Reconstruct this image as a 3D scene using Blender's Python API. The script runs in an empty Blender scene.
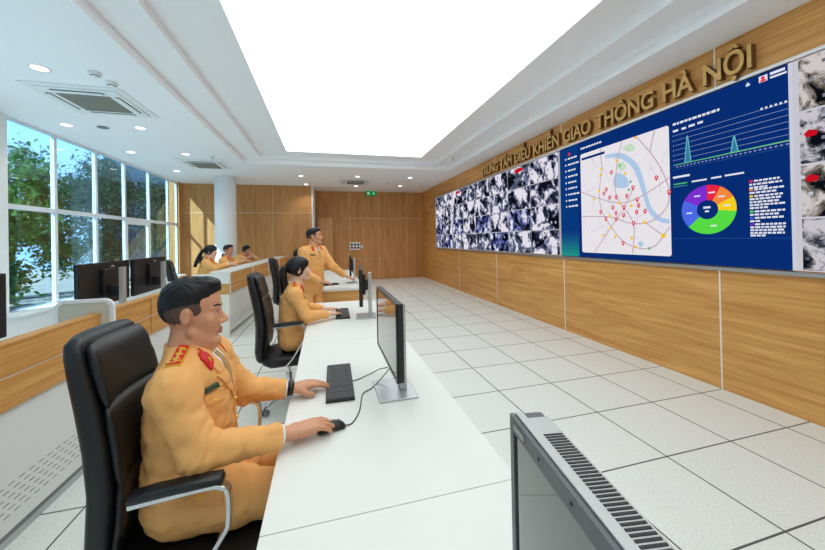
import bpy, math, random
import numpy as np
from mathutils import Vector, Matrix
from mathutils.bvhtree import BVHTree
random.seed(7)
PI = math.pi
scene = bpy.context.scene
C = scene.collection

# ------------------------------------------------------------------ materials
def srgb(r, g, b):
    f = lambda c: (c/255)/12.92 if c/255 <= .04045 else ((c/255+.055)/1.055)**2.4
    return (f(r), f(g), f(b), 1.0)

def new_mat(name):
    m = bpy.data.materials.new(name); m.use_nodes = True
    nt = m.node_tree; nt.nodes.clear()
    return m, nt, nt.nodes, nt.links

def mat(name, col, rough=.5, metal=0., bump=0., bscale=200., spec=.5, var=0., vscale=8., coat=0.):
    m, nt, N, L = new_mat(name)
    out = N.new('ShaderNodeOutputMaterial'); b = N.new('ShaderNodeBsdfPrincipled')
    L.new(b.outputs[0], out.inputs[0])
    b.inputs['Base Color'].default_value = col
    b.inputs['Roughness'].default_value = rough; b.inputs['Metallic'].default_value = metal
    b.inputs['Specular IOR Level'].default_value = spec
    b.inputs['Coat Weight'].default_value = coat
    tc = N.new('ShaderNodeTexCoord')
    nz = N.new('ShaderNodeTexNoise'); nz.inputs['Scale'].default_value = vscale; nz.inputs['Detail'].default_value = 3
    L.new(tc.outputs['Object'], nz.inputs['Vector'])
    mx = N.new('ShaderNodeMix'); mx.data_type = 'RGBA'
    v = max(var, .015)
    mx.inputs[6].default_value = tuple(c*(1-v) for c in col[:3])+(1,)
    mx.inputs[7].default_value = tuple(min(1, c*(1+v)) for c in col[:3])+(1,)
    L.new(nz.outputs['Fac'], mx.inputs[0]); L.new(mx.outputs[2], b.inputs['Base Color'])
    if bump > 0:
        n2 = N.new('ShaderNodeTexNoise'); n2.inputs['Scale'].default_value = bscale
        bp = N.new('ShaderNodeBump'); bp.inputs['Strength'].default_value = bump; bp.inputs['Distance'].default_value = .003
        L.new(tc.outputs['Object'], n2.inputs['Vector']); L.new(n2.outputs['Fac'], bp.inputs['Height']); L.new(bp.outputs[0], b.inputs['Normal'])
    return m

def emit(name, col, s=1.0):
    m, nt, N, L = new_mat(name)
    out = N.new('ShaderNodeOutputMaterial'); e = N.new('ShaderNodeEmission')
    e.inputs[0].default_value = col; e.inputs[1].default_value = s
    L.new(e.outputs[0], out.inputs[0]); return m

def wood(name, c1, c2, grain, rough=.42, scale=1.0):
    """grain: axis index along which the grain runs"""
    m, nt, N, L = new_mat(name)
    out = N.new('ShaderNodeOutputMaterial'); b = N.new('ShaderNodeBsdfPrincipled'); L.new(b.outputs[0], out.inputs[0])
    b.inputs['Roughness'].default_value = rough; b.inputs['Specular IOR Level'].default_value = .3
    tc = N.new('ShaderNodeTexCoord'); mp = N.new('ShaderNodeMapping')
    s = [14*scale]*3; s[grain] = .9*scale
    mp.inputs['Scale'].default_value = s
    L.new(tc.outputs['Object'], mp.inputs['Vector'])
    n1 = N.new('ShaderNodeTexNoise'); n1.inputs['Scale'].default_value = 1.0; n1.inputs['Detail'].default_value = 8; n1.inputs['Roughness'].default_value = .68; n1.inputs['Distortion'].default_value = .6
    L.new(mp.outputs[0], n1.inputs['Vector'])
    mp2 = N.new('ShaderNodeMapping'); s2 = [70*scale]*3; s2[grain] = 1.6*scale; mp2.inputs['Scale'].default_value = s2
    L.new(tc.outputs['Object'], mp2.inputs['Vector'])
    n2 = N.new('ShaderNodeTexNoise'); n2.inputs['Scale'].default_value = 1.0; n2.inputs['Detail'].default_value = 4
    L.new(mp2.outputs[0], n2.inputs['Vector'])
    ad = N.new('ShaderNodeMath'); ad.operation = 'MULTIPLY_ADD'; ad.inputs[1].default_value = .35
    L.new(n2.outputs['Fac'], ad.inputs[0]); 
    ml = N.new('ShaderNodeMath'); ml.operation = 'MULTIPLY'; ml.inputs[1].default_value = .65
    L.new(n1.outputs['Fac'], ml.inputs[0]); L.new(ml.outputs[0], ad.inputs[2])
    cr = N.new('ShaderNodeValToRGB'); cr.color_ramp.elements[0].position = .36; cr.color_ramp.elements[1].position = .62
    cr.color_ramp.elements[0].color = c1; cr.color_ramp.elements[1].color = c2
    L.new(ad.outputs[0], cr.inputs[0]); L.new(cr.outputs[0], b.inputs['Base Color'])
    return m

def tile_floor(name):
    m, nt, N, L = new_mat(name)
    out = N.new('ShaderNodeOutputMaterial'); b = N.new('ShaderNodeBsdfPrincipled'); L.new(b.outputs[0], out.inputs[0])
    b.inputs['Roughness'].default_value = .38; b.inputs['Specular IOR Level'].default_value = .35
    tc = N.new('ShaderNodeTexCoord'); sp = N.new('ShaderNodeSeparateXYZ'); L.new(tc.outputs['Object'], sp.inputs[0])
    masks = []
    for ax in (0, 1):
        d = N.new('ShaderNodeMath'); d.operation = 'DIVIDE'; d.inputs[1].default_value = .6; L.new(sp.outputs[ax], d.inputs[0])
        a = N.new('ShaderNodeMath'); a.operation = 'ADD'; a.inputs[1].default_value = .5; L.new(d.outputs[0], a.inputs[0])
        f = N.new('ShaderNodeMath'); f.operation = 'FLOORED_MODULO'; f.inputs[1].default_value = 1.0; L.new(a.outputs[0], f.inputs[0])
        s = N.new('ShaderNodeMath'); s.operation = 'SUBTRACT'; s.inputs[1].default_value = .5; L.new(f.outputs[0], s.inputs[0])
        ab = N.new('ShaderNodeMath'); ab.operation = 'ABSOLUTE'; L.new(s.outputs[0], ab.inputs[0])
        lt = N.new('ShaderNodeMath'); lt.operation = 'LESS_THAN'; lt.inputs[1].default_value = .009; L.new(ab.outputs[0], lt.inputs[0])
        masks.append(lt)
    mx = N.new('ShaderNodeMath'); mx.operation = 'MAXIMUM'; L.new(masks[0].outputs[0], mx.inputs[0]); L.new(masks[1].outputs[0], mx.inputs[1])
    nz = N.new('ShaderNodeTexNoise'); nz.inputs['Scale'].default_value = 90; nz.inputs['Detail'].default_value = 6; L.new(tc.outputs['Object'], nz.inputs['Vector'])
    cr = N.new('ShaderNodeValToRGB'); cr.color_ramp.elements[0].position = .35; cr.color_ramp.elements[1].position = .65
    cr.color_ramp.elements[0].color = srgb(222, 225, 220); cr.color_ramp.elements[1].color = srgb(238, 240, 236)
    L.new(nz.outputs['Fac'], cr.inputs[0])
    mc = N.new('ShaderNodeMix'); mc.data_type = 'RGBA'; mc.inputs[7].default_value = srgb(88, 86, 88)
    L.new(mx.outputs[0], mc.inputs[0]); L.new(cr.outputs[0], mc.inputs[6]); L.new(mc.outputs[2], b.inputs['Base Color'])
    return m

def feed_mat(name, seed, ramp, scale=5.5, strength=1.12):
    """a traffic-camera picture on an LED screen: pale road, dark trees, bluish vehicles"""
    m, nt, N, L = new_mat(name)
    out = N.new('ShaderNodeOutputMaterial'); e = N.new('ShaderNodeEmission'); L.new(e.outputs[0], out.inputs[0])
    e.inputs[1].default_value = strength
    tc = N.new('ShaderNodeTexCoord'); oi = N.new('ShaderNodeObjectInfo')
    ml = N.new('ShaderNodeMath'); ml.operation = 'MULTIPLY'; ml.inputs[1].default_value = 97.; L.new(oi.outputs['Random'], ml.inputs[0])
    ad = N.new('ShaderNodeVectorMath'); ad.operation = 'ADD'; L.new(tc.outputs['Object'], ad.inputs[0])
    cb = N.new('ShaderNodeCombineXYZ'); L.new(ml.outputs[0], cb.inputs[0]); cb.inputs[1].default_value = seed; L.new(ml.outputs[0], cb.inputs[2]); L.new(cb.outputs[0], ad.inputs[1])
    n = N.new('ShaderNodeTexNoise'); n.inputs['Scale'].default_value = scale; n.inputs['Detail'].default_value = 5; n.inputs['Roughness'].default_value = .62; n.inputs['Distortion'].default_value = .5
    L.new(ad.outputs[0], n.inputs['Vector'])
    cr = N.new('ShaderNodeValToRGB'); el = cr.color_ramp.elements
    el[0].position = ramp[0][0]; el[0].color = ramp[0][1]; el[1].position = ramp[-1][0]; el[1].color = ramp[-1][1]
    for p, c in ramp[1:-1]:
        q = el.new(p); q.color = c
    L.new(n.outputs['Fac'], cr.inputs[0])
    vo = N.new('ShaderNodeTexVoronoi'); vo.distance = 'CHEBYCHEV'; vo.inputs['Scale'].default_value = scale*2.4; L.new(ad.outputs[0], vo.inputs['Vector'])
    lt = N.new('ShaderNodeMath'); lt.operation = 'LESS_THAN'; lt.inputs[1].default_value = .17; L.new(vo.outputs['Distance'], lt.inputs[0])
    mx = N.new('ShaderNodeMix'); mx.data_type = 'RGBA'; L.new(lt.outputs[0], mx.inputs[0]); L.new(cr.outputs[0], mx.inputs[6])
    hs = N.new('ShaderNodeMix'); hs.data_type = 'RGBA'; hs.inputs[6].default_value = srgb(30, 36, 60); hs.inputs[7].default_value = srgb(215, 215, 235)
    sc = N.new('ShaderNodeSeparateColor'); L.new(vo.outputs['Color'], sc.inputs[0]); L.new(sc.outputs[0], hs.inputs[0])
    L.new(hs.outputs[2], mx.inputs[7]); L.new(mx.outputs[2], e.inputs[0])
    return m

def glass_mat(name, tint, gloss=.08):
    m, nt, N, L = new_mat(name)
    out = N.new('ShaderNodeOutputMaterial'); t = N.new('ShaderNodeBsdfTransparent'); g = N.new('ShaderNodeBsdfGlossy')
    t.inputs[0].default_value = tint; g.inputs['Roughness'].default_value = .02; g.inputs[0].default_value = (1, 1, 1, 1)
    fr = N.new('ShaderNodeLayerWeight'); fr.inputs[0].default_value = .25
    pw = N.new('ShaderNodeMath'); pw.operation = 'MULTIPLY'; pw.inputs[1].default_value = .35; L.new(fr.outputs['Facing'], pw.inputs[0])
    mx = N.new('ShaderNodeMixShader'); L.new(pw.outputs[0], mx.inputs[0]); L.new(t.outputs[0], mx.inputs[1]); L.new(g.outputs[0], mx.inputs[2])
    L.new(mx.outputs[0], out.inputs[0]); return m

def leather(name, col):
    return mat(name, col, rough=.38, bump=.25, bscale=420, spec=.5)

def uniform_mat(name, col):
    m = mat(name, col, rough=.75, bump=.35, bscale=900, spec=.2, var=.05, vscale=9)
    return m

M = {}
M['white'] = mat('white_paint', srgb(236, 238, 240), .6)
M['ceil'] = mat('ceiling_paint', srgb(246, 247, 250), .8); M['column'] = mat('column_paint', srgb(250, 251, 252), .5)
M['desk'] = mat('white_laminate', srgb(228, 228, 222), .42, spec=.3)
M['desk_side'] = mat('desk_side', srgb(226, 222, 208), .5)
M['console_white'] = mat('console_white', srgb(228, 229, 226), .45)
M['woodR'] = wood('wood_wall_horizontal', srgb(190, 130, 66), srgb(226, 172, 104), 1)
M['woodB'] = wood('wood_wall_vertical', srgb(178, 122, 70), srgb(212, 158, 100), 2, scale=.9)
M['woodC'] = wood('wood_console', srgb(192, 132, 66), srgb(224, 168, 98), 1)
M['woodE'] = wood('wood_console_end', srgb(184, 130, 68), srgb(216, 168, 102), 0)
M['floor'] = tile_floor('floor_tiles')
M['seam'] = mat('seam_trim', srgb(236, 228, 212), .5)
M['seam_b'] = mat('seam_trim_back', srgb(206, 176, 132), .5)
M['alu'] = mat('aluminium', srgb(190, 193, 196), .35, .85)
M['silver'] = mat('silver_plastic', srgb(188, 188, 186), .35, .35)
M['chrome'] = mat('chrome', srgb(225, 226, 228), .12, 1.)
M['black'] = mat('black_plastic', srgb(22, 23, 26), .45)
M['blackg'] = mat('black_gloss', srgb(14, 15, 17), .2)
M['bezel'] = mat('dark_grey_bezel', srgb(92, 92, 94), .4)
M['leather'] = leather('black_leather', srgb(20, 21, 24))
M['keys'] = mat('keycap', srgb(52, 54, 58), .5)
M['kb'] = mat('keyboard_body', srgb(28, 29, 31), .5)
M['cable'] = mat('cable_grey', srgb(60, 60, 62), .5)
M['panel'] = emit('luminous_ceiling', (.94, 1.0, 1.0, 1), 2.6)
M['lamp'] = emit('lamp', (1, .95, .85, 1), 6.0)
M['vent'] = mat('vent_grey', srgb(150, 148, 138), .6)
M['slot'] = mat('slot_dark', srgb(60, 62, 66), .6)
M['frost'] = mat('frosted_beige', srgb(206, 203, 186), .35)
M['exit'] = emit('exit_green', srgb(20, 150, 75), .8)
M['exitw'] = emit('exit_white', srgb(225, 245, 225), .9)
M['skin'] = mat('skin', srgb(208, 150, 116), .5, spec=.35, var=.06, vscale=25)
M['skin_w'] = mat('skin_light', srgb(228, 184, 160), .5, spec=.35, var=.05, vscale=25)
M['lip'] = mat('lip', srgb(176, 106, 92), .45)
M['lip_w'] = mat('lip_red', srgb(198, 96, 94), .4)
M['hair'] = mat('black_hair', srgb(16, 15, 17), .42, bump=.6, bscale=260, spec=.35)
M['fade'] = mat('short_cropped_hair', srgb(92, 70, 60), .7, bump=.5, bscale=500)
M['eyew'] = mat('eye_white', srgb(235, 230, 226), .3)
M['eyed'] = mat('eye_iris', srgb(24, 16, 12), .15)
M['uni'] = uniform_mat('tan_uniform', srgb(238, 177, 108))
M['uni_d'] = uniform_mat('tan_uniform_trousers', srgb(236, 175, 108))
M['shirt'] = mat('white_shirt', srgb(238, 236, 230), .7)
M['tie'] = mat('khaki_tie', srgb(176, 138, 92), .7)
M['red'] = mat('red_insignia', srgb(208, 28, 32), .55)
M['gold'] = mat('gold_insignia', srgb(236, 186, 60), .4, .3)
M['badge'] = mat('green_badge', srgb(52, 78, 54), .5)
M['shoe'] = mat('black_shoe', srgb(18, 18, 19), .25)
M['watch'] = mat('watch_black', srgb(18, 18, 20), .3)
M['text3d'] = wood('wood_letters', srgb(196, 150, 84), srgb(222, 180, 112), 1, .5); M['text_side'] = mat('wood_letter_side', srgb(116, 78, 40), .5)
M['glass'] = glass_mat('window_glass', (.66, .86, .99, 1))
M['winframe'] = mat('window_frame', srgb(226, 230, 236), .45)
M['grey'] = mat('grey_plastic', srgb(120, 122, 124), .5)
M['screen_dim'] = mat('screen_glass', srgb(40, 48, 46), .06, spec=.9, coat=.6)
def leaf_mat(name, c):
    m = mat(name, c, .55, var=.4, vscale=2.5); nt = m.node_tree
    b = [n for n in nt.nodes if n.type == 'BSDF_PRINCIPLED'][0]; o = [n for n in nt.nodes if n.type == 'OUTPUT_MATERIAL'][0]
    t = nt.nodes.new('ShaderNodeBsdfTranslucent'); mx = nt.nodes.new('ShaderNodeMixShader'); mx.inputs[0].default_value = .45
    nt.links.new(b.inputs['Base Color'].links[0].from_socket, t.inputs[0])
    nt.links.new(b.outputs[0], mx.inputs[1]); nt.links.new(t.outputs[0], mx.inputs[2]); nt.links.new(mx.outputs[0], o.inputs[0]); return m
M['leaf'] = leaf_mat('leaf_green', srgb(88, 136, 62)); M['leaf2'] = leaf_mat('leaf_deep', srgb(52, 98, 76))
M['bark'] = mat('bark', srgb(96, 82, 70), .9, var=.2)
M['pave'] = mat('pavement', srgb(176, 174, 170), .8, var=.1, vscale=1)
M['bldg'] = mat('facade_white', srgb(214, 222, 234), .7)
M['bldg2'] = mat('facade_blue', srgb(150, 184, 222), .6)
M['bwin'] = mat('facade_glass', srgb(52, 92, 150), .5)

# ------------------------------------------------------------------ mesh helpers
class MB:
    def __init__(s): s.v = []; s.f = []; s.m = []
    def add(s, v, f, mi=0):
        o = len(s.v); s.v += [tuple(p) for p in v]; s.f += [tuple(i+o for i in q) for q in f]; s.m += [mi]*len(f); return s
    def box(s, lo, hi, mi=0, R=None, c=None):
        x0, y0, z0 = lo; x1, y1, z1 = hi
        v = [Vector(p) for p in ((x0,y0,z0),(x1,y0,z0),(x1,y1,z0),(x0,y1,z0),(x0,y0,z1),(x1,y0,z1),(x1,y1,z1),(x0,y1,z1))]
        if R is not None:
            v = [R @ p for p in v]
        if c is not None: v = [p + Vector(c) for p in v]
        return s.add(v, [(0,3,2,1),(4,5,6,7),(0,1,5,4),(1,2,6,5),(2,3,7,6),(3,0,4,7)], mi)
    def cyl(s, a, b, ra, rb=None, n=20, mi=0, cap=True):
        rb = ra if rb is None else rb
        a = Vector(a); b = Vector(b); d = (b-a).normalized()
        t = Vector((0,0,1)) if abs(d.z) < .9 else Vector((1,0,0))
        e1 = d.cross(t).normalized(); e2 = d.cross(e1)
        v = []
        for p, r in ((a, ra), (b, rb)):
            for i in range(n):
                w = 2*PI*i/n; v.append(p + e1*(r*math.cos(w)) + e2*(r*math.sin(w)))
        f = [(i, i+n, (i+1)%n+n, (i+1)%n) for i in range(n)]
        if cap: f += [tuple(range(n)), tuple(range(2*n-1, n-1, -1))]
        return s.add(v, f, mi)
    def sweep(s, pts, a, b=None, n=8, up=(0,0,1), mi=0, rect=False):
        """tube (or flat bar with rect=True) along a polyline; a,b half sizes"""
        b = a if b is None else b
        P = [Vector(p) for p in pts]; v = []
        prof = [(-1,-1),(1,-1),(1,1),(-1,1)] if rect else [(math.cos(2*PI*i/n), math.sin(2*PI*i/n)) for i in range(n)]
        k = len(prof)
        for i, p in enumerate(P):
            t = ((P[min(i+1, len(P)-1)] - p).normalized() + (p - P[max(i-1, 0)]).normalized()).normalized()
            e1 = t.cross(Vector(up))
            if e1.length < 1e-4: e1 = t.cross(Vector((1,0,0)))
            e1.normalize(); e2 = e1.cross(t).normalized()
            aa = a[i] if isinstance(a, (list, tuple)) else a; bb = b[i] if isinstance(b, (list, tuple)) else b
            v += [p + e1*(aa*q[0]) + e2*(bb*q[1]) for q in prof]
        f = []
        for i in range(len(P)-1):
            for j in range(k):
                f.append((i*k+j, i*k+(j+1)%k, (i+1)*k+(j+1)%k, (i+1)*k+j))
        f += [tuple(range(k-1, -1, -1)), tuple(range((len(P)-1)*k, len(P)*k))]
        return s.add(v, f, mi)
    def rings(s, rs, mi=0):
        k = len(rs[0]); v = [p for r in rs for p in r]; f = []
        for i in range(len(rs)-1):
            for j in range(k):
                f.append((i*k+j, i*k+(j+1)%k, (i+1)*k+(j+1)%k, (i+1)*k+j))
        f += [tuple(range(k-1, -1, -1)), tuple(range((len(rs)-1)*k, len(rs)*k))]
        return s.add(v, f, mi)
    def prism(s, poly, z0, z1, mi=0, fn=None):
        n = len(poly); v = [(x, y, z0) for x, y in poly] + [(x, y, z1) for x, y in poly]
        if fn: v = [fn(p) for p in v]
        f = [tuple(range(n-1, -1, -1)), tuple(range(n, 2*n))] + [(i, (i+1)%n, (i+1)%n+n, i+n) for i in range(n)]
        return s.add(v, f, mi)
    def build(s, name, mats, parent=None, smooth=False, bevel=0., seg=2, sub=0, loc=None, rotz=0.):
        me = bpy.data.meshes.new(name); me.from_pydata(s.v, [], s.f)
        mats = mats if isinstance(mats, (list, tuple)) else [mats]
        for m in mats: me.materials.append(m)
        me.polygons.foreach_set('material_index', s.m)
        if smooth: me.polygons.foreach_set('use_smooth', [True]*len(me.polygons))
        me.update()
        o = bpy.data.objects.new(name, me); C.objects.link(o)
        if parent: o.parent = parent
        if loc: o.location = loc
        if rotz: o.rotation_euler.z = rotz
        if bevel:
            b = o.modifiers.new('Bevel', 'BEVEL'); b.width = bevel; b.segments = seg; b.limit_method = 'ANGLE'
            me.polygons.foreach_set('use_smooth', [True]*len(me.polygons))
            b.harden_normals = True
        if sub:
            q = o.modifiers.new('Subsurf', 'SUBSURF'); q.levels = sub; q.render_levels = sub
        return o

def tag(o, label, cat=None, group=None, kind=None):
    if label: o['label'] = label
    if cat: o['category'] = cat
    if group: o['group'] = group
    if kind: o['kind'] = kind
    return o
def thing(name, label, cat, loc=(0,0,0), rotz=0., group=None):
    o = bpy.data.objects.new(name, None); C.objects.link(o); o.location = loc; o.rotation_euler.z = rotz
    o.empty_display_size = .1
    return tag(o, label, cat, group)
def structure(o, label=None):
    o['kind'] = 'structure'
    if label: o['label'] = label
    return o
def kids(o): return [c for c in C.objects if c.parent == o]
def copy_tree(o, parent=None, loc=None, rotz=None, label=None):
    c = o.copy(); C.objects.link(c)
    if parent: c.parent = parent
    if loc is not None: c.location = loc
    if rotz is not None: c.rotation_euler.z = rotz
    if label: c['label'] = label
    for ch in kids(o): copy_tree(ch, c)
    return c
def sbox(name, lo, hi, m, label=None, bevel=0.):
    o = MB().box(lo, hi).build(name, m, bevel=bevel); return structure(o, label)

# ------------------------------------------------------------------ room numbers (metres)
XW, XN, ZC = 1.477, -6.39, 3.32       # screen wall, window wall, low ceiling
YB, YL, YF = 10.75, 9.65, -5.0        # recessed back wall, window-side back wall, wall behind
# ------------------------------------------------------------------ room shell
sbox('floor', (XN-.3, YF-.2, -.12), (XW+.3, YB+.3, 0), M['floor'], 'pale square raised-floor tiles with dark joints')
sbox('wall_right', (XW, YF, 0), (XW+.2, YB+.2, ZC), M['woodR'], 'long wood-clad wall carrying the screens')
sbox('wall_back', (-2.6, YB, 0), (XW+.2, YB+.2, ZC), M['woodB'], 'recessed wood-panelled back wall')
o = MB().box((XN, YL, 0), (-2.62, YB+.2, ZC)).build('wall_back_left', M['woodB']); structure(o, 'wood-panelled back wall behind the round column')
sbox('wall_front', (XN, YF-.2, 0), (XW+.2, YF, ZC), M['white'], 'white wall')
# window wall: solid near part, sill wall, far wood return
mb = MB().box((XN-.25, 2.9, 0), (XN, 3.98, ZC)).box((XN-.25, YF, 0), (XN, -4.2, ZC)).box((XN-.25, -4.2, 0), (XN, 2.9, .56)).box((XN-.25, 3.98, 0), (XN, 9.40, .56))
structure(mb.build('wall_left', M['white']), 'white window wall with low sill')
sbox('wall_left_return', (XN-.25, 9.40, 0), (XN, YB, ZC), M['woodB'])
# seams
mb = MB()
for y in (-1.57, .6, 2.77, 4.94, 7.1):
    mb.box((XW-.004, y-.007, 0), (XW, y+.007, 1.16)); mb.box((XW-.004, y-.007, 2.92), (XW, y+.007, ZC))
structure(mb.build('trim_1', M['seam']), 'pale vertical seams of the screen wall')
mb = MB()
for x in (-1.36, -.27, .84):
    mb.box((x-.012, YB-.005, 0), (x+.012, YB, ZC))
mb.box((-1.36, YB-.005, 2.30), (XW, YB, 2.33)); mb.box((-1.5, YB-.005, .80), (.6, YB, .812))
for x in (-3.85, ): mb.box((x-.012, YL-.005, 0), (x+.012, YL, ZC))
mb.box((XN, YL-.005, 2.42), (-2.62, YL, 2.45))
structure(mb.build('trim_2', M['seam_b']), 'pale seams of the wood panelling')
sbox('trim_3', (-2.66, YL-.012, 0), (-2.6, YL, ZC), M['seam'], 'pale corner strip')

# ceiling: three stepped rings round the luminous panel
def ring(mb, ox0, ox1, oy0, oy1, ix0, ix1, iy0, iy1, z0, z1):
    mb.box((ox0, oy0, z0), (ix0, oy1, z1)); mb.box((ix1, oy0, z0), (ox1, oy1, z1))
    mb.box((ix0, oy0, z0), (ix1, iy0, z1)); mb.box((ix0, iy1, z0), (ix1, oy1, z1))
mb = MB()
ring(mb, XN-.13, XW+.2, YF-.2, YB+.2, -4.0, .98, -4.2, 6.55, ZC, ZC+.45)
ring(mb, -4.0, .98, -4.2, 6.55, -3.62, .56, -3.9, 6.38, 3.42, ZC+.45)
ring(mb, -3.62, .56, -3.9, 6.38, -3.03, .07, -3.4, 6.0, 3.50, ZC+.45)
structure(mb.build('ceiling', M['ceil']), 'white stepped ceiling round a luminous panel')
p = thing('luminous_ceiling_panel', 'huge glowing white rectangular light panel recessed in the stepped ceiling', 'light panel', (-1.48, 1.3, 3.51))
MB().box((-1.55, -4.7, 0), (1.55, 4.7, .02)).build('diffuser', M['panel'], p)
MB().box((-1.55, -4.7, .021), (1.55, 4.7, .05)).build('backing', M['white'], p)

# round column
structure(MB().cyl((-4.88, 8.35, 0), (-4.88, 8.35, ZC), .265, n=48).build('column', M['column'], smooth=False), 'white round column before the back wall')
for pl in bpy.data.objects['column'].data.polygons: pl.use_smooth = len(pl.vertices) == 4

# windows: first loop adds unseen ones for extra light, second builds the visible row
edges = [3.98, 4.88, 5.86, 6.80, 7.82, 8.84, 9.40]
for i in range(6):
    y0 = -4.2+7.1/6*i; y1 = y0+7.1/6; mb = MB(); xa, xb = XN-.12, XN-.02
    mb.box((xa, y0, .56), (xb, y0+.04, ZC)); mb.box((xa, y1-.04, .56), (xb, y1, ZC)); mb.box((xa, y0+.04, 2.04), (xb, y1-.04, 2.11))
    fr = structure(mb.build('window_%d' % (i+7), M['winframe']))
    MB().box((XN-.07, y0+.04, .56), (XN-.058, y1-.04, 2.04)).build('pane', M['glass'], fr); MB().box((XN-.07, y0+.04, 2.11), (XN-.058, y1-.04, ZC)).build('pane', M['glass'], fr)
for i in range(6):
    y0, y1 = edges[i], edges[i+1]
    mb = MB(); w = .031; xa, xb = XN-.095, XN-.045
    mb.box((xa, y0, .56), (xb, y0+w, ZC)); mb.box((xa, y1-w, .56), (xb, y1, ZC))
    mb.box((xa, y0+w, .56), (xb, y1-w, .61)); mb.box((xa, y0+w, ZC-.04), (xb, y1-w, ZC)); mb.box((xa, y0+w, 2.04), (xb, y1-w, 2.11))
    if i == 3:
        mb.box((xa, y0+w, 1.96), (xb, y1-w, 2.04)); mb.box((xa, y0+w, .61), (xb, y0+.08, 1.96)); mb.box((xa, y1-.08, .61), (xb, y1-w, 1.96)); mb.box((xa, y0+.08, .61), (xb, y1-.08, .68))
    fr = structure(mb.build('window_%d' % (i+1), M['winframe']))
    xg = XN-.07
    MB().box((xg, y0+w, .61), (xg+.012, y1-w, 2.04)).build('pane', M['glass'], fr)
    MB().box((xg, y0+w, 2.11), (xg+.012, y1-w, ZC-.04)).build('pane', M['glass'], fr)
sbox('trim_4', (XN-.02, 3.9, .56), (XN+.16, 9.40, .6), M['white'], 'white window sill board')

# small tan door leaf in the recess
d = MB().box((-2.5, YB-.30, 0), (-1.98, YB-.26, 2.32)).build('wood_screen_panel', wood('wood_pale', srgb(196, 146, 92), srgb(216, 170, 114), 2), bevel=.004)
tag(d, 'pale wood upright panel standing in the back wall recess', 'panel')

# exit sign
e = thing('exit_sign', 'small green illuminated exit sign under the ceiling by the back wall', 'exit sign', (-.56, 10.5, 3.14))
MB().box((-.19, -.02, 0), (.19, .02, .17)).build('sign_box', M['exit'], e, bevel=.004)
mb = MB().box((-.14, -.023, .05), (-.1, -.0205, .12)).box((-.09, -.023, .04), (-.07, -.0205, .13))
mb.prism([(.06,-.0), (.14,.035), (.06,.07)], -.0225, -.0205, fn=lambda q: (q[0], q[2], .05+q[1])).build('pictogram', M['exitw'], e)
MB().box((-.01, -.005, .17), (.01, .005, .18)).build('bracket', M['alu'], e)

# outlet cluster on the back wall
e = thing('wall_socket_plate', 'white wall plate with six dark sockets on the back wood panelling', 'socket plate', (-1.12, YB, 1.28))
MB().box((-.24, -.012, -.14), (.14, 0, .14)).build('plate', M['white'], e, bevel=.004)
for i in range(3):
    for j in range(2):
        MB().box((-.21+.12*i, -.016, -.1+.115*j), (-.13+.12*i, -.0125, -.02+.115*j)).build('socket', M['slot'], e)
MB().box((.17, -.012, -.06), (.25, 0, .02)).build('switch', M['white'], e, bevel=.003)

# ------------------------------------------------------------------ ceiling fittings
def cassette(loc, label):
    t = thing('ceiling_cassette', label, 'air conditioner', loc, 0, 'ceiling air-conditioner cassettes')
    MB().box((-.475, -.475, -.012), (.475, .475, 0)).build('panel', M['white'], t, bevel=.006)
    MB().box((-.40, -.40, -.03), (.40, .40, -.012)).build('trim_frame', M['white'], t, bevel=.06, seg=5)
    mb = MB()
    mb.box((-.26, -.26, -.036), (.26, .26, -.03))
    for k in range(24):
        y = -.25+k*.0215; mb.box((-.25, y, -.041), (.25, y+.010, -.036))
    mb.build('grille', M['vent'], t)
    for k in range(4):
        R = Matrix.Rotation(k*PI/2, 3, 'Z')
        MB().box((-.25, .315, -.0345), (.25, .365, -.0305), R=R).build('air_slot', M['slot'], t)
        MB().box((-.24, .322, -.044), (.24, .352, -.036), R=R).build('louver', M['white'], t)
    return t
cassette((-4.97, 3.25, ZC), 'large white ceiling cassette nearest the camera, over the back console monitors')
cassette((-4.85, 6.75, ZC), 'white ceiling cassette just in front of the round column')
cassette((-1.3, 8.55, ZC), 'small-looking ceiling cassette near the exit sign and back wall')

dl = thing('downlight', 'round recessed downlight in front of the large ceiling cassette', 'downlight', (-5.0, 2.43, ZC), 0, 'recessed downlights')
mbr = MB(); n = 28
rs = []
for r, z in ((.085, 0), (.085, -.006), (.068, -.006), (.064, 0)):
    rs.append([(r*math.cos(2*PI*i/n), r*math.sin(2*PI*i/n), z) for i in range(n)])
mbr.rings(rs); mbr.f = mbr.f[:-2]; mbr.m = mbr.m[:-2]
mbr.build('ring', M['white'], dl, smooth=True)
MB().cyl((0,0,-.003), (0,0,-.001), .064, n=28).build('lens', M['lamp'], dl)
DL = [(-5.95, 4.33, 'downlight close to the first window pane beside the large cassette'),
      (-4.98, 4.28, 'downlight just beyond the large cassette, beside the ceiling step'),
      (-5.89, 5.9, 'downlight near the windows, between the two big cassettes'),
      (-4.94, 5.88, 'downlight just in front of the cassette by the column'),
      (-5.79, 7.7, 'downlight near the far windows beside the round column'),
      (-2.86, 7.9, 'downlight ahead of the pale corner strip of the back wall'),
      (-2.80, 9.3, 'downlight tight against the wood wall corner strip'),
      (-1.32, 7.75, 'downlight before the far ceiling cassette'),
      (-1.21, 9.45, 'downlight behind the far ceiling cassette, near exit sign'),
      (.22, 7.7, 'downlight between the far cassette and the screen wall'),
      (.26, 9.25, 'downlight nearest the corner of back wall and screen wall')]
for x, y, lab in DL: copy_tree(dl, loc=(x, y, ZC), label='round recessed '+lab)

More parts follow.
